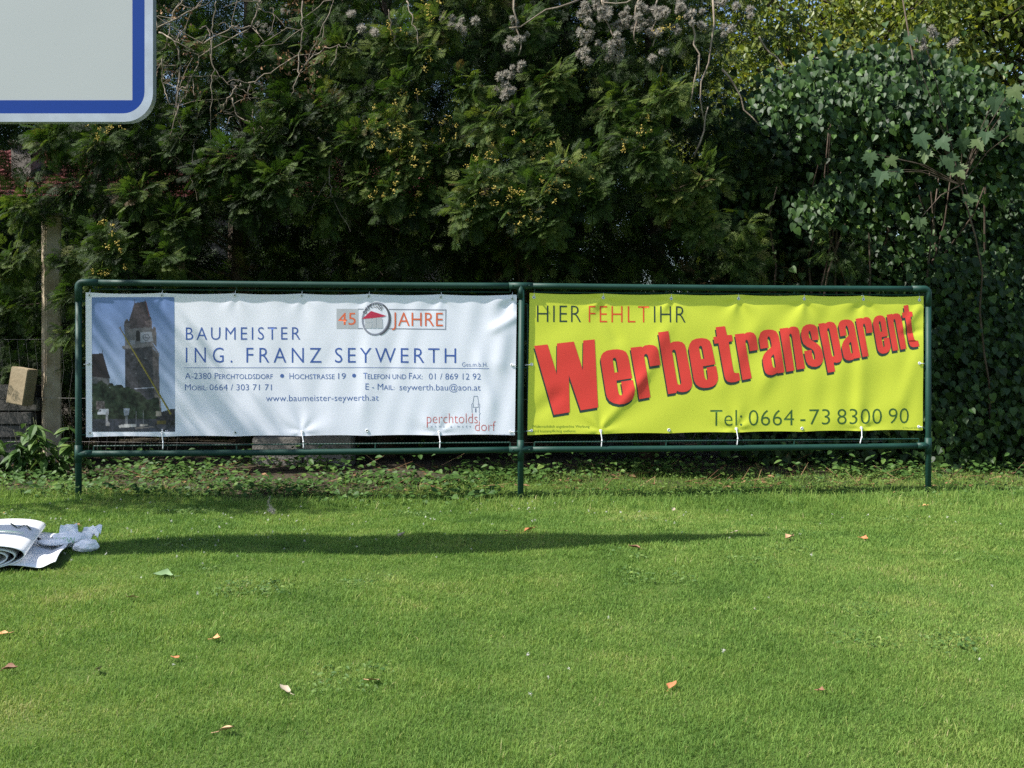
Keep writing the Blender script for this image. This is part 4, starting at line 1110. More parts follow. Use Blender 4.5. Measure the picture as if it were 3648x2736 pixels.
def build_backing():
    g = np.random.default_rng(31)
    spec = [(-7.4, 11.4, 6.2, 'dark evergreen tree behind the hedge at the far left'), (-4.6, 11.6, 2.9, 'low dark evergreen in front of the red tiled roof'), (-1.9, 11.3, 5.6, 'dark evergreen tree behind the hedge above the white banner'),
            (-3.3, 11.7, 2.75, 'low evergreen before the house wall left of the tower photo'), (-6.1, 11.7, 2.7, 'low evergreen before the house wall under the road sign'),
            (-0.6, 11.9, 3.3, 'low evergreen behind the middle post in the dark of the hedge'),
            (0.6, 11.4, 6.0, 'dark evergreen tree behind the hedge above the middle post'), (2.9, 11.3, 3.7, 'dark evergreen tree in the gap between hedge and ivy'), (5.4, 11.5, 3.6, 'dark evergreen tree behind the ivy bush'),
            (-9.5, 18.2, 8.2, 'tall evergreen beyond the tiled roof behind the road sign'), (-6.6, 18.6, 8.6, 'tall evergreen beyond the tiled roof, right of the road sign'), (-3.6, 18.4, 8.8, 'tall evergreen beyond the hedge above the tower photo'),
            (-0.6, 18.0, 8.2, 'tall evergreen beyond the hedge left of the middle post'), (2.2, 18.2, 7.6, 'tall evergreen beyond the grey seed fluff')]
    for (x, y, h, lab) in spec:
        a = Acc(); t = thing('evergreen_tree', lab, 'tree', group='evergreens behind the hedge')
        far = 1.6 if y > 15 else 1.0
        nC = int(60 * h / 5)
        for _ in range(nC):
            z = g.uniform(0.3, h); rr = 1.25 * far * (1 - 0.35 * z / h)
            an = g.uniform(0, 6.28)
            c = np.array((x + rr * math.cos(an) * g.random() ** 0.4, y + 0.8 * rr * math.sin(an) * g.random() ** 0.4, z))
            clump(a, c, 0.42 * far, 26, g, 0.38 * far, SPRAY_LO, (0, -0.25, -0.2), (0.42, 0.13), 0.9)
        put('crown', a.done('crown'), M_thuja, t)
        put('trunk', tube_mesh('trunk', [([(x, y, -0.1), (x + 0.05, y, h * 0.5), (x, y, h * 0.95)], [0.14, 0.1, 0.03], 9)]), M_bark, t)
build_backing()

# ------------------------------------------------------------------ broadleaf trees
def branchy(wood, base, h, g, n, spread, r0):
    """trunk with curved limbs; returns limb tips"""
    tips = []
    b = np.array(base, float); top = b + np.array((g.uniform(-.2, .2), g.uniform(-.2, .2), h * 0.8))
    tr = [b + (top - b) * k + np.array((0.08 * math.sin(3 * k), 0.06 * math.cos(4 * k), 0)) * k for k in np.linspace(0, 1, 7)]
    wood.add(*tube(tr, np.linspace(r0, r0 * 0.3, 7), 9))
    for i in range(n):
        k = g.uniform(0.3, 1.0); s = b + (top - b) * k; an = g.uniform(0, 6.28)
        L = spread * g.uniform(0.6, 1.1) * (1.15 - 0.5 * k)
        e = s + np.array((math.cos(an) * L, math.sin(an) * L, L * g.uniform(0.3, 1.0)))
        m = (s + e) / 2 + np.array((0, 0, 0.12 * L)) + g.normal(0, 0.06, 3)
        wood.add(*tube([s, m, e], [r0 * 0.32, r0 * 0.2, r0 * 0.06], 6, False)); tips += [e, m]
        for _ in range(2):
            q = e + g.normal(0, 0.28 * spread, 3); wood.add(*tube([m, (m + q) / 2 + g.normal(0, 0.04, 3), q], [r0 * 0.14, r0 * 0.09, r0 * 0.03], 5, False)); tips.append(q)
    return tips

def broadleaf(name, lab, base, h, seed, n, spread, r0, per, size, T, m, clr=0.45, tint=(0.5, 0.18), zmin=-9, group=None):
    g = np.random.default_rng(seed); wood = Acc(); a = Acc()
    tips = branchy(wood, base, h, g, n, spread, r0)
    for p in tips:
        if p[2] < zmin: continue
        leafy(a, p, clr, per, g, size, T, tint, (-0.2, -0.3, 0.8), 0.8)
    t = thing(name, lab, 'tree', group=group)
    put('trunk', wood.done('trunk', True), M_bark, t); put('crown', a.done('crown'), m, t)
    return t

broadleaf('broadleaf_tree', 'yellow green broadleaf tree behind the ivy at the top of the photo', (4.3, 14.2, 0), 8.2, 41, 44, 2.3, 0.11, 190, 0.10, [T_SMALL, T_OVAL], M_decid, 0.55, (0.6, 0.2), 2.4)
broadleaf('broadleaf_tree', 'lighter broadleaf tree at the upper right corner with thin bare twigs', (7.6, 14.6, 0), 8.2, 43, 44, 2.3, 0.11, 190, 0.10, [T_SMALL, T_OVAL], M_decid, 0.55, (0.5, 0.2), 1.5)
broadleaf('broadleaf_tree', 'leafy tree on the left outside the photo that dapples the white banner', (-4.95, 5.93, 0), 5.9, 45, 17, 0.8, 0.05, 52, 0.085, [T_OVAL], M_decid, 0.30, (0.5, 0.2), 3.5)

# ------------------------------------------------------------------ ivy bush at the right
def wander(p0, p1, g, n=7, amp=0.08):
    p0 = np.array(p0); p1 = np.array(p1); o = np.cumsum(g.normal(0, amp / 2, (n, 3)), axis=0); k = np.linspace(0, 1, n)[:, None]
    o = (o - o[0]) - (o[-1] - o[0]) * k
    return p0 + (p1 - p0) * k + o

def build_ivy():
    g = np.random.default_rng(51)
    t = thing('ivy_bush', 'big bush of glossy dark ivy leaves at the right behind the yellow banner', 'bush')
    a = Acc(); wood = Acc()
    def sheet(px, py, r, n, Y, size=0.085, tint=(0.55, 0.17), face=(-0.45, -0.75, 0.5)):
        c = P(px * 1.6492, py * 1.6492, Y)
        L = c + g.normal(0, 1, (n, 3)) * np.array((r, 0.09, r * 0.8))
        nn = norm(np.array(face) + 0.6 * rdir(g, n)); dd = norm(np.array((0.15, -0.15, -0.9)) + 0.55 * rdir(g, n))
        a.scatter(T_IVY[0], T_IVY[1], basis(dd, nn, size * g.uniform(0.6, 1.25, n)), L, g.normal(tint[0], tint[1], n))
    lit = [(1800, 165, .16), (1860, 185, .18), (1930, 200, .2), (2010, 190, .18), (1960, 180, .18), (2070, 215, .18), (1890, 240, .2), (1990, 240, .2), (2050, 260, .18), (1950, 285, .18), (2100, 230, .16), (1760, 230, .16), (1900, 290, .16), (1980, 310, .16),
           (1860, 345, .13), (1880, 385, .14), (1940, 350, .14), (1880, 425, .12), (1800, 420, .11), (1850, 455, .10), (1760, 455, .10), (1745, 190, .13), (1705, 220, .13), (2150, 270, .2), (2190, 340, .2)]
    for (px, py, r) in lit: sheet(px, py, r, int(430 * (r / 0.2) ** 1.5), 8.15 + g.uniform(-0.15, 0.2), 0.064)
    for _ in range(150):       # shaded leaves further in and lower down
        px = g.uniform(1600, 2330); py = g.uniform(180, 1010)
        if py < np.interp(px, (1600, 1680, 1760, 2060, 2120, 2212), (360, 240, 190, 190, 240, 300)): continue
        dk = 9.05 + g.uniform(-0.15, 0.5)
        if 1590 < px < 1790 and 290 < py < 640 and g.random() < 0.75: dk += 0.5
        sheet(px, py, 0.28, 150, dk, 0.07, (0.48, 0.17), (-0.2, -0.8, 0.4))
    for _ in range(40):
        px = g.uniform(1960, 2330); py = g.uniform(560, 990)
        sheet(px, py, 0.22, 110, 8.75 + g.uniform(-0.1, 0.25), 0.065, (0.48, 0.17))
    for _ in range(16):
        px = g.uniform(1660, 2200); c = P(px * 1.6492, 500, 9.3); b = np.array((c[0] + g.uniform(-.5, .5), 9.5, 0.0)); e = P(px * 1.6492 + g.uniform(-120, 120), g.uniform(350, 700), 8.75)
        wood.add(*tube(wander(b, e, g, 8, 0.16), np.linspace(0.02, 0.005, 8), 6))
    for _ in range(40):
        px = g.uniform(1560, 1760); py = g.uniform(270, 640)
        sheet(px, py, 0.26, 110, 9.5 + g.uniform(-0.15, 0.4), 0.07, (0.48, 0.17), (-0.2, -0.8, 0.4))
    put('leaves', a.done('leaves'), M_ivy, t); put('stem', wood.done('stem', True), M_bark, t)
    # flower heads of the ivy
    fa = Acc()
    for _ in range(90):
        px, py, r = lit[g.integers(0, len(lit))]; c = P((px + g.normal(0, 45)) * 1.6492, (py + g.normal(0, 35)) * 1.6492, 8.05)
        k = 12; dd = rdir(g, k)
        fa.scatter(np.array(((-.15, 0, 0), (.15, 0, 0), (.25, 1, 0), (-.25, 1, 0)), float), [np.array(((0, 1, 2, 3),))], basis(dd, rdir(g, k), np.full(k, 0.018)), np.repeat(c[None], k, 0), g.uniform(0.6, 1, k))
    put('flower_heads', fa.done('flower_heads'), M_weed, t)['kind'] = 'stuff'

    # dark ivy at the far right and the maple shoots in front of it
    t2 = thing('maple_sapling', 'young maple with large pale pointed leaves in front of the ivy', 'sapling')
    a = Acc(); wood = Acc()
    spots = [(2045, 335, .17), (2065, 360, .15), (1985, 290, .17), (2030, 300, .15), (2000, 325, .13), (2080, 300, .14), (1880, 330, .14), (1905, 370, .15), (1930, 365, .13), (2150, 210, .16), (2185, 190, .15), (2170, 240, .15), (2130, 285, .13), (2110, 300, .14), (2195, 280, .14), (1960, 80, .12), (1990, 60, .12), (1920, 340, .12), (2090, 420, .13), (1990, 470, .12)]
    root = P(2150 * 1.6492, 1000 * 1.6492, 8.9); root[2] = float(gz(root[0], root[1]))
    fork = P(2075 * 1.6492, 400 * 1.6492, 8.0)
    wood.add(*tube(wander(root, fork, g, 8, 0.10), np.linspace(0.010, 0.006, 8), 6))
    for (px, py, s) in spots:
        c = P(px * 1.6492, py * 1.6492, 7.72 + g.uniform(0, 0.15)); wood.add(*tube([fork, (fork + c) / 2 + np.array((0, 0, 0.05)), c], [0.006, 0.004, 0.002], 5, False))
        nn = norm(np.array((-0.35, -0.75, 0.5)) + 0.25 * rdir(g, 1)); dd = norm(np.array((0.1, -0.1, -0.9)) + 0.4 * rdir(g, 1))
        a.scatter(T_MAPLE[0], T_MAPLE[1], basis(dd, nn, np.array([s * 0.82])), c[None], np.array([g.uniform(0.35, 0.8)]))
    e = P(1950 * 1.6492, 0, 8.1); wood.add(*tube([fork, P(1985 * 1.6492, 200 * 1.6492, 8.1), e], [0.009, 0.008, 0.005], 6))
    put('leaves', a.done('leaves'), M_maple, t2); put('stem', wood.done('stem', True), M_bark, t2)
build_ivy()

# ------------------------------------------------------------------ climbing vines: fluffy seed heads and bare stems
def puff(acc, c, r, g, n=46):
    d = rdir(g, n); t = np.array(((-.03, 0.0, 0), (.03, 0.0, 0), (.05, .6, 0.05), (0, 1.0, 0), (-.05, .6, -0.05)))
    acc.scatter(t, [np.array(((0, 1, 2, 4),)), np.array(((2, 3, 4),))], basis(d, rdir(g, n), r * g.uniform(0.7, 1.15, n)), np.repeat(np.array(c)[None], n, 0), g.uniform(0, 1, n))

def build_vines():
    g = np.random.default_rng(61)
    t = thing('climbing_vine', 'climber with grey fluffy seed heads hanging over the top of the hedge', 'vine')
    a = Acc(); wood = Acc()
    heads = [(1260, 40, 5), (1255, 75, 5), (1275, 15, 4), (1300, 15, 5), (1320, 30, 5), (1345, 35, 5), (1330, 60, 4), (1365, 50, 5), (1395, 55, 5), (1410, 80, 5), (1385, 25, 5), (1420, 20, 4), (1440, 30, 5), (1470, 15, 4), (1330, 120, 6), (1322, 100, 5), (1340, 85, 3), (1265, 130, 3), (1415, 115, 4), (1262, 95, 4), (1460, 60, 3), (1500, 40, 4), (1515, 70, 3),
             (1105, 100, 4), (1125, 75, 4), (1095, 160, 4), (1120, 145, 3), (1090, 190, 4), (1085, 205, 4), (1098, 230, 4), (1090, 250, 3), (1110, 45, 3), (985, 40, 3), (1000, 60, 3), (760, 35, 3), (775, 55, 3), (800, 60, 2), (965, 50, 2), (1555, 10, 3), (1570, 60, 3), (1600, 20, 3), (2000, 70, 4), (1990, 90, 3), (2060, 100, 2)]
    for (px, py, n) in heads:
        for _ in range(n):
            c = P((px + g.normal(0, 9)) * 1.6492, (py + g.normal(0, 9)) * 1.6492, 8.15 + g.uniform(-.06, .1)); puff(a, c, g.uniform(0.027, 0.047), g, 150)
    small = [(500, 165, 5), (505, 175, 4), (510, 190, 4), (555, 160, 4), (460, 170, 4), (365, 160, 4), (480, 295, 4), (565, 60, 4), (580, 70, 4), (620, 20, 3), (520, 110, 3), (560, 185, 4)]
    for (px, py, n) in small:
        for _ in range(n * 2):
            c = P((px + g.normal(0, 8)) * 1.6492, (py + g.normal(0, 6)) * 1.6492, 8.2); puff(a, c, g.uniform(0.012, 0.022), g, 50)
    put('seed_heads', a.done('seed_heads'), M_fluff, t)['kind'] = 'stuff'
    for (x0, y0, x1, y1) in [(1500, 20, 1510, 170), (1510, 120, 1490, 235), (1540, 0, 1520, 260), (1380, 0, 1370, 90), (1110, 0, 1120, 120), (1300, 0, 1330, 90), (1420, 0, 1410, 100), (1250, 0, 1100, 60), (1450, -20, 1300, 5), (1640, 80, 1695, 155), (1560, 150, 1640, 270), (1500, 340, 1530, 230)]:
        wood.add(*tube(wander(P(x0 * 1.6492, y0 * 1.6492, 8.2), P(x1 * 1.6492, y1 * 1.6492, 8.15), g, 7, 0.04), np.linspace(0.009, 0.005, 7), 6))
    put('stem', wood.done('stem', True), M_barkp, t)

    t = thing('bare_vine', 'tangle of bare pale brown vine stems beside the road sign', 'vine')
    wood = Acc()
    S_ = [[(650, 0), (655, 60), (650, 110), (645, 160), (630, 200), (625, 245)], [(470, 0), (460, 50), (458, 100), (462, 160), (455, 220), (455, 320)], [(560, 0), (545, 60), (430, 120)], [(430, 62), (445, 58), (455, 80), (455, 130), (470, 165), (520, 195), (560, 205)],
          [(380, 90), (390, 140), (385, 200), (380, 250)], [(345, 70), (380, 90), (420, 110)], [(350, 130), (352, 180), (365, 225)], [(440, 95), (500, 60), (545, 55)], [(660, 140), (690, 110), (730, 98), (760, 105)], [(680, 100), (700, 50), (720, 0)],
          [(540, 180), (600, 145), (640, 120)], [(340, 60), (420, 20), (440, 0)], [(395, 0), (370, 40), (360, 90)], [(690, 300), (715, 330), (712, 380), (716, 420)], [(500, 210), (510, 250), (540, 265)], [(430, 230), (420, 300), (410, 380)], [(560, 20), (590, 30), (620, 60)],
          [(365, 300), (380, 240), (400, 210), (410, 160)], [(480, 240), (500, 200), (520, 180)], [(545, 235), (550, 280), (545, 330)], [(880, 0), (890, 40), (905, 90), (900, 130)], [(840, 20), (845, 70), (860, 110)], [(900, 180), (905, 230)], [(1020, 360), (1030, 410), (1040, 440)]]
    for s in S_:
        pts = np.array([P(x * 1.6492, y * 1.6492, 8.12 + 0.06 * math.sin(k * 2.1 + x)) for k, (x, y) in enumerate(s)])
        k = np.linspace(0, len(s) - 1, 4 * len(s)); q = np.stack([np.interp(k, np.arange(len(s)), pts[:, j]) for j in range(3)], 1)
        q[1:-1] = (q[:-2] + 2 * q[1:-1] + q[2:]) / 4; q[1:-1] = (q[:-2] + 2 * q[1:-1] + q[2:]) / 4
        q += g.normal(0, 0.007, q.shape)
        wood.add(*tube(q, np.linspace(0.0070, 0.0035, len(q)) * g.uniform(0.6, 1.15), 6))
    for _ in range(130):         # thin side twigs
        s = S_[g.integers(0, 20)]; k = g.integers(0, len(s)); p = P(s[k][0] * 1.6492, s[k][1] * 1.6492, 8.15)
        e = p + np.array((g.normal(0, 0.16), g.normal(0, 0.08), g.normal(-0.03, 0.14)))
        wood.add(*tube(wander(p, e, g, 5, 0.03), np.linspace(0.0035, 0.002, 5), 4, False))
    put('stem', wood.done('stem', True), M_barkp, t)
    a = Acc()
    for _ in range(26):
        px, py = g.uniform(345, 700), g.uniform(-20, 260)
        leafy(a, P(px * 1.6492, py * 1.6492, 8.2), 0.10, 16, g, 0.035, [T_OVAL], (0.4, 0.25), (-0.3, -0.6, 0.4), 0.9)
    put('withered_leaves', a.done('withered_leaves'), M_dead, t)
build_vines()

# ------------------------------------------------------------------ behind the hedge: house, post, wall, boards
def quad_roof(x0, x1, ye, ze, yr, zr):
    """tiled roof face with courses of half-round tiles, gable thickness below"""
    nx, ny = 150, 12; V = []; F = []
    for j in range(ny):
        for e in (0, 1):
            k = (j + e) / ny; up = 0.035 if e == 0 else 0.0
            for i in range(nx + 1):
                x = x0 + (x1 - x0) * i / nx
                V.append((x, ye + (yr - ye) * k - up * 0.4, ze + (zr - ze) * k + up + 0.028 * abs(math.sin(i * math.pi / 2))))
    w_ = nx + 1
    for r in range(2 * ny - 1):
        for i in range(nx): F.append((r * w_ + i, r * w_ + i + 1, (r + 1) * w_ + i + 1, (r + 1) * w_ + i))
    return mesh('roof', V, [np.array(F)])

def build_house():
    Y = 14.0
    def hz(py, d=0): return CAMZ - (py * 1.6492 - HY) * (Y + d) / FS
    t = thing('house', 'house with a red tiled roof glimpsed through the hedge at the left', 'house')
    m_wall = mat('house_render', (0.20, 0.18, 0.15), 0.85, 0.2, noise=(4, 0.3, (0.16, 0.145, 0.12)), bump=(60, 0.2))
    m_tile = mat('red_tiles', (0.12, 0.036, 0.034), 0.7, 0.25, noise=(6, 0.25, (0.17, 0.055, 0.05)))
    x0, x1 = -10.0, -0.8; ze, zr = hz(432), hz(325, 2.2)
    put('wall', boxes_mesh('wall', [(((x0 + x1) / 2, Y + 2.55, ze / 2 - 0.05), (x1 - x0 - 0.5, 4.4, ze + 0.1), Matrix.Identity(3))], 0), m_wall, t)
    rf = put('roof', quad_roof(x0, x1, Y, ze, Y + 2.3, zr), m_tile, t)
    back = [(x0, Y + 2.31, zr), (x1, Y + 2.31, zr), (x1, Y + 4.9, ze), (x0, Y + 4.9, ze)]
    put('roof', mesh('roof', back, [np.array(((0, 1, 2, 3),))]), m_tile, t)
    cx = P(46 * 1.6492, 380 * 1.6492, Y + 0.9)[0]
    put('chimney', boxes_mesh('chimney', [((cx, Y + 1.1, hz(385, 1)), (0.30, 0.42, 1.0), Matrix.Identity(3)), ((cx, Y + 1.1, hz(385, 1) + 0.52), (0.38, 0.5, 0.06), Matrix.Identity(3))], 0.006), m_wall, rf)
    wn = put('window', boxes_mesh('window', [((-7.0, Y + 0.34, 1.5), (1.0, 0.04, 1.2), Matrix.Identity(3))], 0), mat('window_glass', (0.02, 0.025, 0.03), 0.08, 0.6), t)
    fr = mat('window_frame', (0.6, 0.58, 0.54), 0.5, 0.4)
    put('window_frame', boxes_mesh('window_frame', [((-7.0 + dx, Y + 0.33, 1.5), (0.07, 0.06, 1.2), Matrix.Identity(3)) for dx in (-0.5, 0, 0.5)] + [((-7.0, Y + 0.33, 1.5 + dz), (0.93, 0.06, 0.07), Matrix.Identity(3)) for dz in (-0.565, 0.565)], 0), fr, wn)
build_house()

def build_yard():
    g = np.random.default_rng(71)
    m_post = mat('weathered_post', (0.30, 0.235, 0.16), 0.8, 0.2, noise=(7, 0.16, (0.46, 0.39, 0.29)), bump=(30, 0.5))
    m_conc = mat('concrete', (0.22, 0.205, 0.185), 0.9, 0.15, noise=(5, 0.3, (0.15, 0.14, 0.125)), bump=(45, 0.7))
    m_wood = mat('board_wood', (0.24, 0.185, 0.11), 0.75, 0.2, noise=(5, 0.25, (0.32, 0.26, 0.17)), bump=(30, 0.4))
    m_brick = mat('slab_grey', (0.10, 0.097, 0.09), 0.9, 0.15, noise=(6, 0.3, (0.065, 0.062, 0.058)), bump=(40, 0.5))
    # square weathered fence post, slightly turned so that one face catches the sun
    c = P(103 * 1.6492, 700 * 1.6492, 8.55); h = P(0, 465 * 1.6492, 8.55)[2]
    t = thing('fence_post', 'weathered square pale post left of the frame, sunlit on one side', 'post')
    put('shaft', boxes_mesh('shaft', [((c[0], 8.62, h / 2 - 0.15), (0.135, 0.135, h + 0.3), Matrix.Rotation(R(38), 3, 'Z'))], 0.012), m_post, t)
    put('cap', boxes_mesh('cap', [((c[0], 8.62, h + 0.012), (0.16, 0.16, 0.025), Matrix.Rotation(R(38), 3, 'Z'))], 0.006), m_conc, t)
    # concrete footing of the fence with crazed joints
    t = thing('footing_wall', 'low grey concrete footing under the left banner with cracked face', 'wall')
    x0, x1 = P(545 * 1.6492, 0, 8.75)[0], P(760 * 1.6492, 0, 8.75)[0]
    zt, zb = P(0, 945 * 1.6492, 8.75)[2], -0.15
    put('block', boxes_mesh('block', [(((x0 + x1) / 2 - (x1 - x0) / 4 - 0.004, 8.85, (zt + zb) / 2), ((x1 - x0) / 2, 0.2, zt - zb), Matrix.Identity(3))], 0.012), m_conc, t)
    put('block', boxes_mesh('block', [(((x0 + x1) / 2 + (x1 - x0) / 4 + 0.004, 8.86, (zt + zb) / 2 + 0.008), ((x1 - x0) / 2 - 0.008, 0.2, zt - zb), Matrix.Identity(3))], 0.012), m_conc, t)
    # stacked slabs and a tilted block at the left
    labs = ['lowest grey slab of the stack at the far left', 'second grey slab of the stack at the far left', 'third grey slab of the stack at the far left', 'topmost grey slab of the stack at the far left']
    for i in range(4):
        zc = 0.35 + i * 0.115 - 0.06; xx = P((18 + (8, -6, 4, -10)[i]) * 1.6492, 0, 8.6)[0]
        tag(put('concrete_slab', boxes_mesh('concrete_slab', [((xx - 0.1, 8.75, zc + gz(xx, 8.7)), (0.72, 0.36, 0.105), Matrix.Rotation(R((2, -3, 1, -2)[i]), 3, 'Z'))], 0.008), m_brick), labs[i], 'slab', 'slabs stacked beside the fence post')
    xx = P(18 * 1.6492, 0, 8.6)[0]
    tag(put('plinth_block', boxes_mesh('plinth_block', [((xx - 0.1, 8.75, 0.115 + gz(xx, 8.7)), (0.66, 0.30, 0.23), Matrix.Identity(3))], 0.008), m_brick), 'dark plinth block under the stacked grey slabs', 'block')
    bx = P(48 * 1.6492, 834 * 1.6492, 8.45)
    tag(put('wood_block', boxes_mesh('wood_block', [(tuple(bx), (0.17, 0.13, 0.31), Matrix.Rotation(R(9), 3, 'Y') @ Matrix.Rotation(R(-14), 3, 'Z'))], 0.006), m_wood), 'pale leaning wooden block on the stack of slabs', 'block')
    # wire strands of the old fence
    m_wire = mat('fence_wire', (0.22, 0.21, 0.20), 0.5, 0.5, 0.6)
    t = thing('wire_fence', 'old wire mesh fence strands beside the pale fence post', 'fence')
    a = Acc()
    for z in (0.25, 0.62, 1.12): a.add(*tube([(-6, 8.50, z), (c[0], 8.50, z + 0.01), (-2.2, 8.50, z - 0.01), (3.2, 8.6, z)], 0.0013, 5))
    for k in range(26):
        x = -4.75 + k * 0.075
        a.add(*tube([(x, 8.50, 0.12), (x + 0.03, 8.49, 0.35), (x - 0.01, 8.50, 0.62), (x + 0.03, 8.49, 0.88), (x, 8.50, 1.12)], 0.0008, 4, False))
    put('strands', a.done('strands', True), m_wire, t)
build_yard()

# ------------------------------------------------------------------ shrubs and weeds at the foot of the hedge
def build_bed():
    g = np.random.default_rng(81)
    t = thing('leafy_shrub', 'young shrub with long drooping green leaves at the lower left', 'shrub')
    a = Acc(); wood = Acc()
    for k in range(15):
        px = g.uniform(-30, 165); top = P(px * 1.6492, g.uniform(895, 985) * 1.6492, 8.0 + g.uniform(-0.15, 0.2))
        b = np.array((top[0] + g.uniform(-.15, .15), top[1] + 0.1, float(gz(top[0], top[1])) - 0.02))
        wood.add(*tube([b, (b + top) / 2 + np.array((g.uniform(-.03, .03), 0, 0.03)), top], [0.006, 0.004, 0.002], 5))
        for j in range(15):
            q = b + (top - b) * g.uniform(0.35, 1.0); an = g.uniform(0, 6.28)
            d = norm(np.array((math.cos(an), math.sin(an) - 0.35, g.uniform(-0.9, 0.25))))
            a.scatter(T_LONG[0], T_LONG[1], basis(d[None], norm(np.array((0, -0.25, 1.0)) + 0.3 * rdir(g, 1)), np.array([g.uniform(0.09, 0.17)])), q[None], np.array([g.normal(0.5, 0.15)]))
    put('leaves', a.done('leaves'), M_weed, t); put('stem', wood.done('stem', True), M_stem, t)
    # ground cover: creeping ivy, clover and weeds along the bed
    a = Acc()
    def patch(x0, x1, y0, y1, n, size, hmax, T, tint, m_=0.0):
        x = g.uniform(x0, x1, n); y = g.uniform(y0, y1, n)
        k = np.sin(x * 3.1 + 1.1) * np.sin(y * 4.7 + x) + g.normal(0, 0.45, n) > m_
        x, y = x[k], y[k]; n = len(x)
        L = np.stack((x, y, gz(x, y) + g.uniform(0.01, 1, n) * hmax), 1)
        an = g.uniform(0, 6.28, n); dd = norm(np.stack((np.cos(an), np.sin(an), g.uniform(-0.5, 0.3, n)), 1)); nn = norm(np.array((0, -0.3, 1.0)) + 0.45 * rdir(g, n))
        a.scatter(T[0], T[1], basis(dd, nn, size * g.uniform(0.5, 1.3, n)), L, g.normal(tint, 0.18, n))
    patch(-4.6, 0.3, 7.9, 8.9, 2600, 0.045, 0.10, T_IVY, 0.40, 0.1)
    patch(0.3, 4.6, 8.4, 9.0, 1500, 0.045, 0.10, T_IVY, 0.40, 0.1)
    patch(-4.6, -0.1, 6.85, 8.3, 5200, 0.040, 0.09, T_IVY, 0.42, -0.05)
    patch(-4.6, -0.3, 6.75, 8.0, 3200, 0.022, 0.06, T_OVAL, 0.45, 0.0)
    patch(-4.6, 4.6, 8.1, 8.9, 1600, 0.06, 0.22, T_OVAL, 0.40, 0.25)
    patch(-0.5, 4.6, 7.15, 8.6, 6000, 0.026, 0.06, T_OVAL, 0.6, -0.2)
    patch(-0.5, 4.6, 8.2, 8.9, 1800, 0.035, 0.09, T_IVY, 0.5, -0.1)
    patch(-4.6, 4.6, 6.6, 7.7, 2600, 0.022, 0.04, T_OVAL, 0.6, 0.25)
    for _ in range(46):
        cx, cy = g.uniform(-3.2, 3.4), g.uniform(2.5, 6.9)
        if abs(cx) > 0.5 * cy or (cx < -1.7 and 4.2 < cy < 5.7): continue
        r = g.uniform(0.05, 0.16)
        patch(cx - r, cx + r, cy - r, cy + r, int(2600 * r * r * 4), 0.017, 0.026, T_OVAL, 0.62, -0.6)
    tag(put('ground_cover', a.done('ground_cover'), M_weed), 'creeping ivy and weeds along the shaded bed below the hedge', 'weeds', kind='stuff')
    a = Acc()
    n = 620; x = g.uniform(-4.6, 4.6, n); y = g.uniform(7.7, 9.0, n) - 0.8 * ss(-0.2, -1.6, x) * g.random(n); an = g.uniform(0, 6.28, n)
    a.scatter(T_OVAL[0], T_OVAL[1], basis(np.stack((np.cos(an), np.sin(an), 0.1 * g.normal(0, 1, n)), 1), norm(np.array((0, 0, 1.0)) + 0.4 * rdir(g, n)), 0.06 * g.uniform(0.6, 1.3, n)), np.stack((x, y, gz(x, y) + 0.012), 1), g.uniform(0, 0.8, n))
    for k in range(150):
        p = np.array((g.uniform(-4.5, 4.5), g.uniform(7.6, 8.9), 0)); p[2] = gz(p[0], p[1]) + 0.012; an = g.uniform(0, 6.28); L = g.uniform(0.06, 0.3)
        a.add(*tube([p, p + np.array((math.cos(an) * L, math.sin(an) * L * 0.6, g.uniform(0, 0.12)))], [0.003, 0.0015], 4, False), g.uniform(0.3, 0.9))
    tag(put('leaf_litter', a.done('leaf_litter'), M_dead), 'dry leaf litter and twigs on the bare soil under the hedge', 'leaf litter', kind='stuff')
    # clover heads
    a = Acc(); fl = []
    zones = [(-3.2, -0.4, 4.6, 6.6, 90), (-3.2, 3.3, 2.6, 6.6, 70), (-0.6, 1.2, 6.2, 7.2, 25)]
    for (x0, x1, y0, y1, k) in zones:
        for _ in range(k):
            x, y = g.uniform(x0, x1), g.uniform(y0, y1)
            puff(a, (x, y, float(gz(x, y)) + 0.028), g.uniform(0.006, 0.0105), g, 16)
    tag(put('clover_flowers', a.done('clover_flowers'), leaf_mat('clover_petals', [(0, (0.5, 0.46, 0.42)), (1, (0.8, 0.78, 0.72))], 0.8, 0.1, 0.2)), 'scattered small white clover heads in the lawn', 'clover', kind='stuff')
build_bed()

# ------------------------------------------------------------------ fallen leaves lying on the lawn
def dry_leaf(seed, size, curl):
    g = np.random.default_rng(seed)
    o = [(0.0, 0), (0.20, 0.12), (0.34, 0.34), (0.30, 0.55), (0.20, 0.78), (0.0, 1.0)]
    o = [(x * g.uniform(0.8, 1.25), y) for x, y in o]
    n = len(o); V = []; F = []
    for i, (x, y) in enumerate(o):
        for s in (-1, -0.5, 0, 0.5, 1):
            V.append(((x * s) * size * (1 - 0.25 * curl * abs(s)), (y - 0.5) * size, (curl * (x * s) ** 2 * 2.2 + 0.4 * curl * (y - 0.5) ** 2 + g.normal(0, 0.015)) * size))
    for i in range(n - 1):
        for k in range(4): F.append((i * 5 + k, i * 5 + k + 1, (i + 1) * 5 + k + 1, (i + 1) * 5 + k))
    e = Acc(); e.add(V, [np.array(F)], np.clip(0.5 + 0.3 * np.sin(np.arange(len(V))), 0, 1))
    e.add(*tube([(0, -0.5 * size, 0.0), (0.03 * size, -0.75 * size, 0.02 * size), (0.1 * size, -0.95 * size, 0.05 * size)], [0.0016, 0.0013, 0.001], 5), 0.3)
    return e.done('fallen_leaf', True)

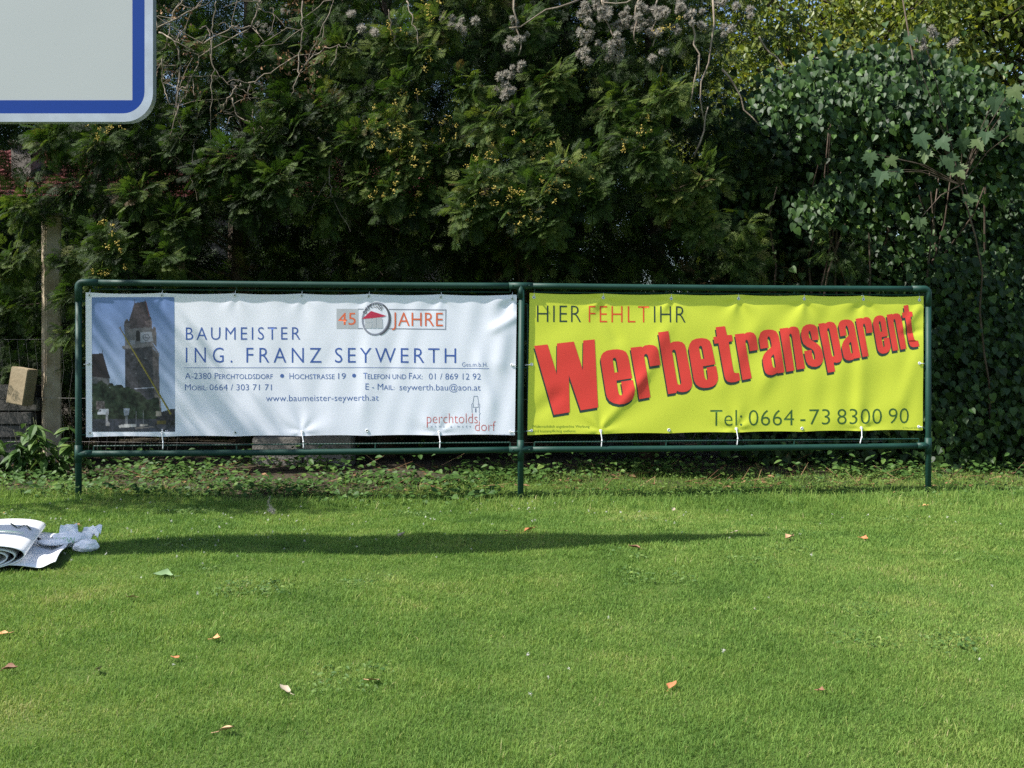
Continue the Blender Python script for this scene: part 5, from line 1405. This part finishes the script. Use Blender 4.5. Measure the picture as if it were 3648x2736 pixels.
def lm(nm, c, c2): return mat(nm, c, 0.65, 0.25, noise=(30, 0.25, c2))
LF = {'tan': lm('leaf_tan', (0.40, 0.235, 0.12), (0.50, 0.33, 0.19)), 'brown': lm('leaf_brown', (0.14, 0.07, 0.04), (0.24, 0.12, 0.07)), 'rust': lm('leaf_rust', (0.36, 0.12, 0.05), (0.42, 0.18, 0.08)),
      'orange': lm('leaf_orange', (0.44, 0.20, 0.08), (0.52, 0.30, 0.14)), 'green': lm('leaf_pale_green', (0.15, 0.24, 0.10), (0.20, 0.29, 0.14)), 'pale': lm('leaf_pale', (0.33, 0.27, 0.19), (0.42, 0.35, 0.26))}
LEAVES = [(710, 1073, .11, 'brown', 'big brown leaf at the shade edge left of the middle post'), (868, 1163, .07, 'pale', 'pale curled leaf inside the dark shadow band'), (1145, 1151, .09, 'rust', 'rust leaf with a stalk in the shadow below the middle post'),
          (1370, 1190, .075, 'brown', 'curled brown leaf just below the tip of the long shadow'), (1705, 1169, .095, 'tan', 'large tan leaf lying right of the shadow tip'), (1868, 1170, .065, 'rust', 'reddish leaf right of the large tan leaf'),
          (2000, 1098, .06, 'orange', 'orange leaf below the right post'), (352, 1252, .10, 'green', 'pale green leaf with long stalk on the left of the lawn'), (283, 1300, .05, 'tan', 'small tan leaf below the pale green leaf'),
          (468, 1391, .055, 'orange', 'small orange leaf in the left middle of the lawn'), (380, 1433, .045, 'rust', 'small rust leaf at lower left beside a bare patch'), (212, 1458, .05, 'pale', 'faded leaf sunk in the grass at lower left'),
          (22, 1458, .06, 'brown', 'brown leaf at the left image edge near the bottom'), (808, 1482, .06, 'tan', 'tan ribbed leaf in the lower middle left'), (615, 1502, .05, 'pale', 'pale sunken leaf left of the tan ribbed leaf'),
          (1453, 1493, .05, 'rust', 'small rust leaf in the lower right half'), (490, 1591, .05, 'tan', 'small tan leaf close to the bottom edge at left'), (5, 1380, .045, 'orange', 'orange leaf cut by the left image edge'),
          (6, 1115, .06, 'orange', 'orange leaf behind the white roll at the left edge'), (1455, 1106, .05, 'pale', 'whitish scrap of leaf behind the shadow, right of the middle post'), (1590, 1155, .045, 'pale', 'pale leaf right at the tip of the long shadow'),
          (1520, 1040, .05, 'orange', 'orange leaf on the bed below the yellow banner'), (1935, 1068, .05, 'tan', 'tan leaf by the foot of the right post'), (165, 1140, .05, 'brown', 'brown leaf behind the plastic bag'), (1095, 1155, .05, 'brown', 'little brown leaf left of the stalked rust leaf'), (1775, 1505, .035, 'brown', 'tiny dark leaf far right in the lower lawn')]
def build_leaves():
    g = np.random.default_rng(91)
    for i, (px, py, s, c, lab) in enumerate(LEAVES):
        p = G(px * 1.6492, py * 1.6492)
        me = dry_leaf(200 + i, s * 0.85, g.uniform(0.3, 1.0))
        o = put('fallen_leaf', me, LF[c]); tag(o, lab, 'leaf', 'fallen leaves on the lawn')
        o.location = (p[0], p[1], p[2] + 0.018); o.rotation_euler = (g.uniform(-0.1, 0.45), g.uniform(-0.3, 0.3), g.uniform(0, 6.28) if c != 'green' else R(100))
    # white down feather
    p = G(586 * 1.6492, 1114 * 1.6492); e = Acc()
    sp = [p + np.array((0.0, 0, 0.02)), p + np.array((-0.012, 0.01, 0.05)), p + np.array((-0.02, 0.01, 0.09)), p + np.array((-0.008, 0.01, 0.125))]
    e.add(*tube(sp, [0.002, 0.002, 0.0015, 0.001], 5), 0.9)
    q = np.array(sp)
    for k in range(130):
        u = g.random() ** 1.3 * 2.99; i = int(u); b = q[i] + (q[i + 1] - q[i]) * (u - i); d = norm(np.array((g.choice((-1, 1)) * 1.0, g.normal(0, .5), g.uniform(0.0, 0.8))))
        e.scatter(np.array(((-.05, 0, 0), (.05, 0, 0), (0, 1, 0)), float), [np.array(((0, 1, 2),))], basis(d[None], rdir(g, 1), np.array([0.028 * (1.15 - u / 3.2)])), b[None], np.array([0.9]))
    for k in range(60):
        e.scatter(np.array(((-.05, 0, 0), (.05, 0, 0), (0, 1, 0)), float), [np.array(((0, 1, 2),))], basis(rdir(g, 1), rdir(g, 1), np.array([0.028])), (p + np.array((0.012, 0, 0.03)))[None], np.array([0.9]))
    tag(put('feather', e.done('feather'), M_fluff), 'small white feather standing in the grass below the white banner', 'feather')
build_leaves()

# ------------------------------------------------------------------ rolled-up banner, plastic bag and tool at the left
def build_roll():
    ax = norm(np.array((-0.36, 0.93, 0.0))); lat = np.array((ax[1], -ax[0], 0.0)); up = np.array((0, 0, 1.0))
    O = np.array((-2.37, 4.43, 0.012)); L = 0.9
    # cross-section path (lateral, height): loose flattened spiral, then the tail lying to the right
    th = np.linspace(-0.4 - 2 * math.pi * 3.1, -math.pi / 2, 150); pts = []
    for t in th:
        k = (t - th[0]) / (th[-1] - th[0])
        a_, b_ = 0.105 + 0.095 * k ** 1.2, 0.036 + 0.026 * k ** 1.4
        cx = 0.0 + 0.010 * k
        pts.append((cx + a_ * math.cos(t), b_ * (1 + math.sin(t)) + 0.004 + 0.012 * (1 - k)))
    l0 = pts[-1][0]
    for k in np.linspace(0.04, 1, 22): pts.append((l0 + 0.30 * k, 0.006 + 0.030 * ss(0.75, 1.0, k) + 0.012 * math.sin(k * 5)))
    pts = np.array(pts); n = len(pts); m = 15
    V = []
    for j in range(m):
        s = j / (m - 1); kk = 1 - 0.12 * s
        sp = pts.copy(); roll = sp[:, 0] < 9; sp = sp * np.array((1 + 0.15 * s, kk))
        sp[150:, 1] = pts[150:, 1] + 0.01 * math.sin(s * 9)
        edge = 0.02 * np.sin(np.arange(n) * 0.13) * (1 if j in (0, m - 1) else 0)
        V.append(O + ax * (s * L) + edge[:, None] * ax + sp[:, :1] * lat + sp[:, 1:] * up)
    V = np.array(V); idx = np.arange(m * n).reshape(m, n)
    F = np.stack((idx[:-1, :-1], idx[:-1, 1:], idx[1:, 1:], idx[1:, :-1]), 2).reshape(-1, 4)
    t = thing('rolled_banner', 'loosely rolled white banner lying on the grass at the left edge', 'banner')
    o = put('sheet', mesh('sheet', V.reshape(-1, 3), [F], smooth=True), mat('roll_vinyl', (0.80, 0.80, 0.80), 0.4, 0.35), t)
    md = o.modifiers.new('thickness', 'SOLIDIFY'); md.thickness = 0.003; md.offset = 1
    md.use_rim = True; o.data.materials.append(mat('roll_back', (0.50, 0.42, 0.37), 0.6, 0.2)); md.material_offset_rim = 0
    # printing on the outer layer
    def on(s, k):        # s along the roll, k index on the path (outer turn 100..149)
        j = s * (m - 1); j0 = int(min(j, m - 2)); i0 = int(k); f = k - i0
        p = (V[j0, i0] * (1 - f) + V[j0, i0 + 1] * f) * (1 - (j - j0)) + (V[j0 + 1, i0] * (1 - f) + V[j0 + 1, i0 + 1] * f) * (j - j0)
        nrm = np.cross(V[j0, i0 + 1] - V[j0, i0], ax); nrm = norm(nrm)
        if nrm[2] < 0: nrm = -nrm
        return p, nrm
    def ribbon(path, wd, nm, m_, lab):
        e = Acc()
        for st in path:
            P0 = []; q = np.array(st, float); kk = np.linspace(0, len(q) - 1, 6 * (len(q) - 1) + 1)
            q = np.stack([np.interp(kk, np.arange(len(q)), q[:, j]) for j in (0, 1)], 1)
            pn = [on(*z) for z in q]; p = np.array([z[0] + z[1] * 0.006 for z in pn]); nr = np.array([z[1] for z in pn])
            tg = norm(np.gradient(p, axis=0)); sd = np.cross(nr, tg); wv = wd
            Vr = np.concatenate((p - sd * wv / 2, p + sd * wv / 2)); k = len(p); i = np.arange(k - 1)
            e.add(Vr, [np.stack((i, i + 1, i + 1 + k, i + k), 1)])
        ob = put(nm, e.done(nm, True), m_, t); ob['label'] = lab
    # the outer turn runs over the top between indices 118 (left) and 138 (right)
    ribbon([[(0.60, 116), (0.74, 118.0), (0.60, 119.5), (0.76, 121.5)]], 0.010, 'lettering', M_dark, 'dark zigzag letter fragment on the roll')
    gm = mat('print_light_green', (0.30, 0.55, 0.30), 0.45, 0.3)
    ribbon([[(0.46, 117), (0.46, 121), (0.46, 125), (0.43, 128), (0.36, 130.5), (0.28, 131.5)], [(0.44, 119), (0.43, 124), (0.40, 127.5), (0.32, 129.5)], [(0.42, 117), (0.42, 121)]], 0.007, 'lettering', gm, 'faint green lettering curves on the roll')

    # crumpled plastic bag
    g = np.random.default_rng(97)
    mb = bpy.data.materials.new('bag_plastic'); mb.use_nodes = True; nn = mb.node_tree.nodes; ll = mb.node_tree.links
    b = nn['Principled BSDF']; b.inputs['Base Color'].default_value = (0.88, 0.88, 0.87, 1); b.inputs['Roughness'].default_value = 0.28
    tr = nn.new('ShaderNodeBsdfTransparent'); mx = nn.new('ShaderNodeMixShader'); mx.inputs[0].default_value = 0.06
    ll.new(b.outputs[0], mx.inputs[1]); ll.new(tr.outputs[0], mx.inputs[2]); ll.new(mx.outputs[0], nn['Material Output'].inputs[0])
    def lump(c, r, rot, seed, amp, nm):
        bm = bmesh.new(); bmesh.ops.create_icosphere(bm, subdivisions=4, radius=1.0)
        gg = np.random.default_rng(seed); K = gg.normal(0, 1, (14, 3)) * gg.uniform(1.5, 7, (14, 1)); ph = gg.uniform(0, 6.28, 14)
        M = Matrix.Translation(Vector(c)) @ Matrix.Rotation(R(rot), 4, 'Z') @ Matrix.Diagonal((r[0], r[1], r[2], 1))
        for v in bm.verts:
            p = np.array(v.co); w_ = (np.abs(np.sin(K @ p + ph)) / np.linalg.norm(K, axis=1)).sum()
            v.co = v.co * (1 + amp * (w_ - 1.7)); 
            if v.co.z < -0.55: v.co.z = -0.55 + 0.1 * (v.co.z + 0.55)
        bm.transform(M); me = bpy.data.meshes.new(nm); bm.to_mesh(me); bm.free(); return me
    pc = G(155 * 1.6492, 1184 * 1.6492); pd = G(186 * 1.6492, 1191 * 1.6492); pe = G(122 * 1.6492, 1187 * 1.6492)
    t = thing('plastic_bag', 'crumpled translucent white plastic bag beside the rolled banner', 'bag')
    put('bag_body', lump((pc[0] - 0.015, pc[1] + 0.02, pc[2] + 0.034), (0.092, 0.065, 0.048), 15, 5, 0.19, 'bag_body'), mb, t)
    put('bag_end', lump((pd[0], pd[1], pd[2] + 0.025), (0.064, 0.052, 0.036), -20, 8, 0.22, 'bag_end'), mb, t)
    put('bag_flap', lump((pe[0], pe[1], pe[2] + 0.04), (0.085, 0.06, 0.022), 5, 9, 0.22, 'bag_flap'), mb, t)
    # torn handle flaps sticking up
    def flap(c, w_, h_, tilt, az, seed):
        gg = np.random.default_rng(seed); n_ = 7; Vv = []
        for j in range(n_):
            for i in range(n_):
                u, v = i / (n_ - 1) - 0.5, j / (n_ - 1)
                Vv.append((u * w_ * (1 - 0.25 * v), tilt * v * h_ + 0.012 * math.sin(u * 9 + v * 4), v * h_ + 0.008 * gg.normal()))
        Vv = np.array(Vv); ca, sa = math.cos(az), math.sin(az)
        Vv = np.stack((Vv[:, 0] * ca - Vv[:, 1] * sa, Vv[:, 0] * sa + Vv[:, 1] * ca, Vv[:, 2]), 1) + np.array(c)
        i = (np.arange(n_ - 1)[:, None] * n_ + np.arange(n_ - 1)[None]).ravel()
        return mesh('bag_handle', Vv, [np.stack((i, i + 1, i + n_ + 1, i + n_), 1)], smooth=True)
    put('bag_handle', flap((pc[0] - 0.03, pc[1] + 0.03, pc[2] + 0.055), 0.10, 0.06, 0.3, 0.3, 1), mb, t)
    put('bag_handle', flap((pc[0] + 0.07, pc[1] + 0.05, pc[2] + 0.05), 0.12, 0.05, 0.6, -0.3, 2), mb, t)
    # green letters on the bag
    V2, F2 = glyphs('NEW', 1.0, 0.0); hgt = V2[:, 1].max(); k = 0.030 / hgt
    q = np.stack((V2[:, 0] * k, np.zeros(len(V2)), V2[:, 1] * k), 1); q = q + np.array((pc[0] - 0.055, pc[1] - 0.065, pc[2] + 0.036))
    me = mesh('lettering', q, [np.array([f[:3] for f in F2 if len(f) == 3]).reshape(-1, 3)] + ([np.array([f for f in F2 if len(f) == 4])] if any(len(f) == 4 for f in F2) else []))
    put('lettering', me, gm, t)
    # small dark tool in front of the bag
    pt = G(116 * 1.6492, 1184 * 1.6492)
    z = pt[2] + 0.045; pts = [(pt[0] - 0.075, pt[1] - 0.03, z + 0.016), (pt[0] - 0.05, pt[1] - 0.035, z + 0.002), (pt[0] - 0.015, pt[1] - 0.04, z - 0.004), (pt[0] + 0.01, pt[1] - 0.04, z + 0.008), (pt[0] + 0.045, pt[1] - 0.045, z - 0.004), (pt[0] + 0.085, pt[1] - 0.05, z - 0.012)]
    tag(put('tool_handle', tube_mesh('tool_handle', [(pts, [0.005, 0.008, 0.008, 0.009, 0.008, 0.004], 8)]), mat('black_plastic', (0.012, 0.012, 0.014), 0.4, 0.5)), 'small curved black tool lying in front of the plastic bag', 'tool')
    for (cx, cy, r) in ((-2.36, 4.75, 0.30), (-2.52, 5.1, 0.28), (-2.2, 4.62, 0.14)): KEEP_OUT.append((cx, cy, r * 0.8))
build_roll()
build_grass()
